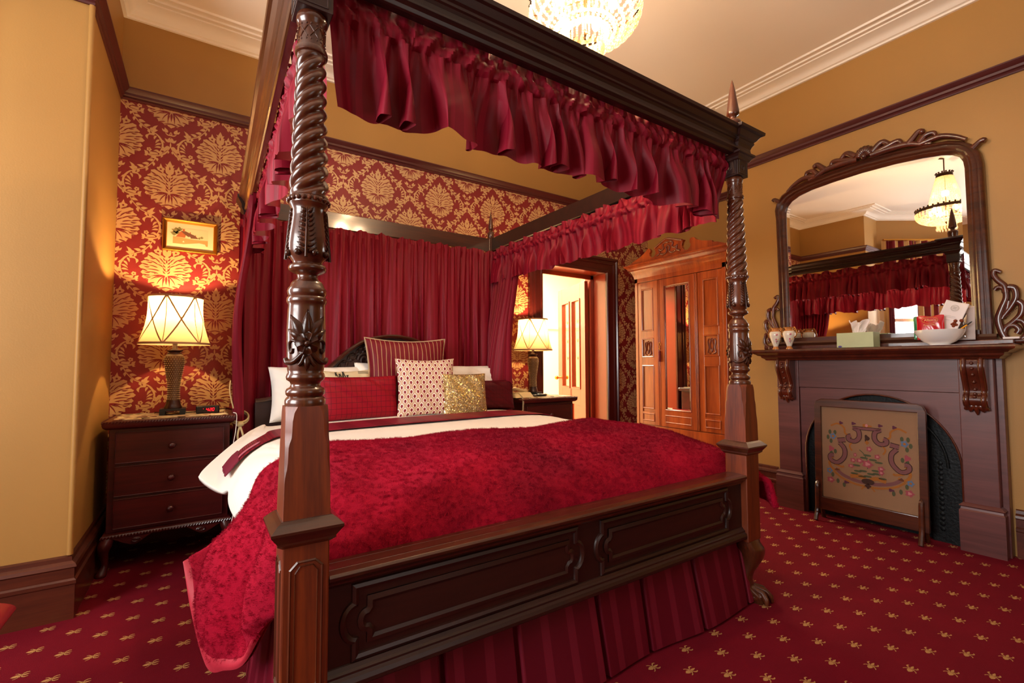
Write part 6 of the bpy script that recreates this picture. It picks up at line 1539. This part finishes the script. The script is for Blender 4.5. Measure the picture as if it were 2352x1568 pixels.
# bowl and contents
bw = thing('bowl', 'white china bowl holding snack packets, paper and pens', 'bowl', (3.70, .915, ZS))
pr = [(.045, 0), (.047, .006), (.075, .022), (.100, .048), (.114, .078), (.117, .092), (.113, .0925), (.108, .078), (.094, .050), (.07, .027), (.03, .014), (.001, .012)]
G().lathe([(r, ZS+z) for r, z in pr], (3.705, .915, 0), 48).build('bowl_body', P('white_china', '#EDE9E2', .12, coat=.6), bw, smooth=1, angle=50)
def packet(name, label, cat, c, w, h, lean, turn, mat, puff=.012, zig=True):
    Rm = Matrix.Rotation(turn, 3, 'Z')@Matrix.Rotation(lean, 3, 'Y'); c = Vector(c); 
    def ps(sd): 
        def fn(u, v):
            e = (math.sin(PI*u)*math.sin(PI*v))**.5 if 0 < u < 1 and 0 < v < 1 else 0
            return c+Rm@Vector((sd*puff*e*(1+.12*math.sin(u*17+v*9)), (.5-u)*w, v*h+(.004*math.sin(u*9) if v == 1 else 0)))
        return fn
    g = G().grid(20, 20, ps(-1)).grid(20, 20, ps(1)); return tag(g.build(name, mat, None, smooth=True, weld=True), label, cat), Rm, c
M['packr'] = P('red_foil', '#C4101E', .22, coat=.6)
o, Rm, c = packet('snack_packet', 'red sweet packet with gold lettering in the bowl', 'snack packet', (3.665, .945, ZS+.035), .125, .145, .06, .12, M['packr'])
# lettering on the packet
def text(body, size, mat, parent, origin, Rm, name='lettering', ext=.0003, shear=0):
    cu = bpy.data.curves.new(name, 'FONT'); cu.body = body; cu.size = size; cu.align_x = 'CENTER'; cu.extrude = ext; cu.shear = shear
    ob = bpy.data.objects.new(name, cu); S.collection.objects.link(ob)
    dg = bpy.context.evaluated_depsgraph_get(); me = bpy.data.meshes.new_from_object(ob.evaluated_get(dg)); bpy.data.objects.remove(ob, do_unlink=True)
    me.materials.clear(); me.materials.append(mat); o2 = bpy.data.objects.new(name, me); S.collection.objects.link(o2)
    base = Matrix(((0, 0, -1), (-1, 0, 0), (0, 1, 0)))      # text x -> -Y, y -> Z, facing -X
    o2.parent = parent; o2.matrix_world = Matrix.Translation(origin)@(Rm@base).to_4x4()
    bpy.context.view_layer.update(); mw = Matrix.Translation(origin)@(Rm@base).to_4x4(); o2.matrix_parent_inverse = Matrix.Identity(4); o2.matrix_basis = Matrix.Translation(-Vector(parent.location))@mw
    return o2
M['goldink'] = P('gold_ink', '#E0A030', .35)
g = G(); ce = c+Rm@Vector((-.0135, .0, .116))
ring = [ce+Rm@Vector((-.0008, .036*math.cos(q), .019*math.sin(q))) for q in [2*PI*i/36 for i in range(37)]]; g.tube(ring, .0011, 6); g.build('packet_oval', M['goldink'], o, smooth=True)
text("Allen's", .021, M['goldink'], o, ce+Rm@Vector((-.0008, 0, -.006)), Rm)
text('Party Mix', .0155, M['goldink'], o, c+Rm@Vector((-.0142, 0, .082)), Rm)
o, _, _ = packet('snack_packet', 'green packet tucked behind the red one at the left of the bowl', 'snack packet', (3.71, 1.0, ZS+.04), .07, .142, .12, .3, P('green_foil', '#2E8050', .25, coat=.5))
o, _, _ = packet('clear_packet', 'clear cellophane packet with brown sweets at the right of the bowl', 'snack packet', (3.745, .850, ZS+.04), .09, .145, .16, -.25, thin_glass('cellophane', '#D8CFC4', .25))
g = G(); random.seed(3)
for i in range(9): g.sphere((3.74+random.uniform(-.008, .008), .842+random.uniform(-.022, .02), ZS+.10+random.uniform(0, .05)), .010, 8, 6)
g.build('sweets', P('toffee', '#7A3418', .3), o, smooth=True)
# letter and card
M['paper'] = P('letter_paper', '#EDE3E0', .7)
def sheet(name, label, cat, c, w, h, lean, turn, roll_, curl=.01):
    Rm = Matrix.Rotation(turn, 3, 'Z')@Matrix.Rotation(roll_, 3, 'X')@Matrix.Rotation(lean, 3, 'Y'); c = Vector(c)
    g = G().grid(14, 18, lambda u, v: c+Rm@Vector((curl*math.sin(PI*u)*(v), (.5-u)*w, v*h)))
    return tag(g.build(name, M['paper'], None, smooth=True, solid=.0006), label, cat), Rm, c
o, Rm, c = sheet('letter', 'white letter with a round grey crest standing in the bowl', 'letter', (3.705, .915, ZS+.03), .105, .245, .12, .15, .36)
M['grey'] = P('grey_ink', '#A9A79F', .6)
g = G(); cc = c+Rm@Vector((-.002, 0, .205))
g.tube([cc+Rm@Vector((0, .018*math.cos(q), .018*math.sin(q))) for q in [2*PI*i/28 for i in range(29)]], .0009, 5); g.tube([cc+Rm@Vector((.0005, .014*math.cos(q), .014*math.sin(q))) for q in [2*PI*i/24 for i in range(25)]], .0005, 5)
for dz in (-.006, -.002, .003, .006): g.tube([cc+Rm@Vector((0, .008, dz)), cc+Rm@Vector((0, -.008, dz))], .0008, 5)
for z, a, b in ((.165, .042, .03), (.155, .042, -.02), (.147, .042, -.03), (.13, .042, .0), (.118, .042, .02)): g.tube([c+Rm@Vector((-.0015+.009*math.sin(PI*.5)*z/.245, a, z)), c+Rm@Vector((-.0015+.009*math.sin(PI*.5)*z/.245, b, z))], .0006, 5)
g.build('letterhead', M['grey'], o)
o, _, _ = sheet('card', 'plain greyish card propped against the mirror behind the pens', 'card', (3.780, .825, ZS+.03), .105, .20, .07, -.05, 0); o.data.materials[0] = P('grey_card', '#B9AAA6', .6)
def pen(name, label, a, b, r, mat, tipm):
    t = thing(name, label, 'pen', a); a = Vector(a); b = Vector(b)
    G().tube([a, a.lerp(b, .8)], r, 10).build('pen_barrel', mat, t, smooth=True); G().tube([a.lerp(b, .8), a.lerp(b, .93), b], [r*.95, r*.8, r*.4], 10).build('pen_tip', tipm, t, smooth=True)
pen('pen', 'yellow ballpoint pen with black tip sticking out of the bowl', (3.70, .88, ZS+.04), (3.735, .775, ZS+.135), .0045, P('yellow_plastic', '#E39A16', .35), M['black'])
pen('pen', 'slim black pen lying behind the yellow one in the bowl', (3.72, .90, ZS+.05), (3.74, .80, ZS+.125), .0035, M['black'], M['black'])
tag(G().box(3.64, 3.73, .655, 1.08, ZS, ZS+.0015).build('paper_sheet', M['paper'], None), 'pale sheet of paper lying under the bowl on the mantel shelf', 'paper')
tag(G().box(3.80, 3.85, .600, .665, ZS+.0295, ZS+.040).build('folded_card', M['paper'], None), 'small white folded card at the right end of the mirror base', 'card')

# ------------------------------------------------------------------ chandelier
CX, CY = 1.362, 1.468
ch = thing('chandelier', 'lit crystal basket chandelier with beaded strands hanging above the bed foot', 'chandelier', (CX, CY, 2.45))
M['bronze'] = P('antique_bronze', '#4A3420', .35, metal=.8)
G().lathe([(.05, ZT), (.05, ZT-.02), (.02, ZT-.04), (.006, ZT-.05), (.006, 3.05), (.012, 3.04)], (CX, CY, 0), 20).build('ceiling_rod', M['bronze'], ch, smooth=1, angle=50)
g = G().lathe([(.064, 3.01), (.068, 3.015), (.066, 3.045), (.060, 3.045), (.060, 3.01)], (CX, CY, 0), 40, caps=False)
for k in range(14): a = 2*PI*k/14; g.sphere((CX+.066*math.cos(a), CY+.066*math.sin(a), 3.053), .009, 8, 6)
g.build('crown_ring', M['bronze'], ch, smooth=1, angle=50)
g = G().lathe([(.238, 2.655), (.244, 2.660), (.242, 2.685), (.234, 2.685), (.233, 2.66)], (CX, CY, 0), 64, caps=False)
for k in range(36): a = 2*PI*k/36; g.sphere((CX+.24*math.cos(a), CY+.24*math.sin(a), 2.692), .009, 8, 6)
for k in range(6): a = PI*k/3+.2; g.tube([(CX, CY, 2.70), (CX+.236*math.cos(a), CY+.236*math.sin(a), 2.67)], .004, 6)
g.tube([(CX, CY, 2.56), (CX, CY, 3.05)], .006, 8)
g.build('gallery_ring', M['bronze'], ch, smooth=1, angle=50)
def octa(g, c, r, h=1.0):
    x, y, z = c; g.add([(x+r, y, z), (x, y+r, z), (x-r, y, z), (x, y-r, z), (x, y, z+r*h), (x, y, z-r*h)], [(0, 1, 4), (1, 2, 4), (2, 3, 4), (3, 0, 4), (1, 0, 5), (2, 1, 5), (3, 2, 5), (0, 3, 5)])
g = G(); n = 36
for k in range(n):
    a = 2*PI*k/n
    for i in range(24):      # upper strands
        t = (i+.5)/24; r = .064+.078*t; z = 3.01-.325*t; octa(g, (CX+r*math.cos(a), CY+r*math.sin(a), z), .0085)
    for i in range(16):      # basket
        t = (i+.5)/16; q = t*PI/2*.86; r = .238*math.cos(q)+.05*t; z = 2.655-.125*math.sin(q); octa(g, (CX+r*math.cos(a+.05), CY+r*math.sin(a+.05), z), .0090)
    if k % 2 == 0:
        for i in range(7): octa(g, (CX+(.075)*math.cos(a), CY+.075*math.sin(a), 2.545-.0105*i), .0065)
for j, (r, z) in enumerate(((.20, 2.61), (.165, 2.575), (.13, 2.553), (.10, 2.54), (.088, 2.535))):
    m_ = int(2*PI*r/.016)
    for k in range(m_): a = 2*PI*k/m_; octa(g, (CX+r*math.cos(a), CY+r*math.sin(a), z), .0105)
o = g.build('bead_strands', M['crystal'], ch); o['kind'] = 'stuff'
for k in range(20):
    a = 2*PI*k/20; g = G(); x, y = CX+.078*math.cos(a), CY+.078*math.sin(a); z = 2.47
    g.lathe([(.0005, z+.018), (.005, z+.010), (.0075, z), (.004, z-.010), (.0003, z-.016)], (x, y, 0), 6); g.build('drop_crystal', M['crystal'], ch)
G().lathe([(.0005, 2.515), (.006, 2.52), (.005, 2.526), (.009, 2.53), (.014, 2.54), (.010, 2.548), (.004, 2.56)], (CX, CY, 0), 16).build('base_finial', M['bronze'], ch, smooth=1, angle=60)
for k in range(5):
    a = 2*PI*k/5+.4; b = G().sphere((CX+.12*math.cos(a), CY+.12*math.sin(a), 2.66), .02, 12, 8, sc=(1, 1, 1.5)).build('light_bulb', M['bulb'], ch, smooth=True)
G().sphere((CX, CY, 2.84), .02, 12, 8, sc=(1, 1, 1.5)).build('light_bulb', M['bulb'], ch, smooth=True)
for k in range(3): a = 2*PI*k/3+.4; point('chandelier_light', (CX+.12*math.cos(a), CY+.12*math.sin(a), 2.66), 44, (1, .68, .40), .03)
point('chandelier_light', (CX, CY, 2.84), 50, (1, .68, .40), .03)

# ------------------------------------------------------------------ window curtains (seen in the mirror)
M['wcur'] = tinted('striped_window_curtain', '#C9A874', '#6E1622', 5, .55, .7, .2, 0)
def wincurtain(a, b, zt, zb, label, seed):
    a = Vector(a); b = Vector(b); d = b-a; L = d.length; d.normalize(); n = Vector((-d.y, d.x)); f = fbm(seed, 3, 2)
    g = G(); g.grid(int(L*160), 12, lambda u, v: (lambda q: (q.x, q.y, zt+(zb-zt)*v))(a+d*u*L+n*(.03*math.sin(2*PI*(u*L/.11+f(u)*.4))*(.7+.3*v))), 0, lambda u, v: (u*L*1.3, v))
    return tag(g.build('window_curtain', M['wcur'], None, smooth=True), label, 'curtain', 'striped window curtains')
def offp(k, s_, o_): a = Vector(LWr[k]); b = Vector(LWr[k+1]); d = nrm2(b-a); n = Vector((d.y, -d.x)); q = a+d*s_+n*o_; return (q.x, q.y)
wincurtain(offp(2, Lc-.14, .09), offp(2, Lc-.0, .09), 2.95, .05, 'red and cream striped curtain beside the canted window next to the pier', 5)
wincurtain(offp(2, .03, .09), offp(2, Lc-.48, .09), 2.95, .05, 'red and cream striped curtain at the far side of the canted window', 6)
wincurtain(offp(2, Lc-.49, .10), offp(2, Lc-.13, .10), 2.95, 2.50, 'short striped pelmet across the canted window', 7)
g = G().tube([(*offp(2, .02, .10), 2.965), (*offp(2, Lc-.02, .10), 2.965)], .014, 10)
tag(g.build('curtain_rod', M['brass'], None, smooth=True), 'curtain rod above the canted bay window', 'curtain rod')

# ------------------------------------------------------------------ footstool at the left edge of the view
st = thing('upholstered_armchair', 'edge of a red upholstered armchair at the far left of the photo', 'armchair', (-.80, 1.75, 0))
M['uph'] = P('red_leather_upholstery', '#8E1420', .4, coat=.3)
g = G(); g.grid(24, 40, lambda u, v: (-.72+.262*math.cos(2*PI*v)*(1-.0*u), 1.55+.50*u, .36+.05*math.sin(2*PI*v)))
for y in (1.55, 2.05): g.add([(-.72+.262*math.cos(2*PI*i/40), y, .36+.05*math.sin(2*PI*i/40)) for i in range(40)], [tuple(range(40))])
g.build('seat', M['uph'], st, smooth=1, angle=60)
for x in (-.93, -.52):
    for y in (1.6, 2.0): G().tube([(x, y, .33), (x, y, .15), (x, y, 0)], [.022, .018, .012], 10).build('leg', M['dark'], st, smooth=True)
g = G().box(-.98, -.90, 1.55, 2.05, .36, .95); g.build('backrest', M['uph'], st, bevel=.03, bseg=4)
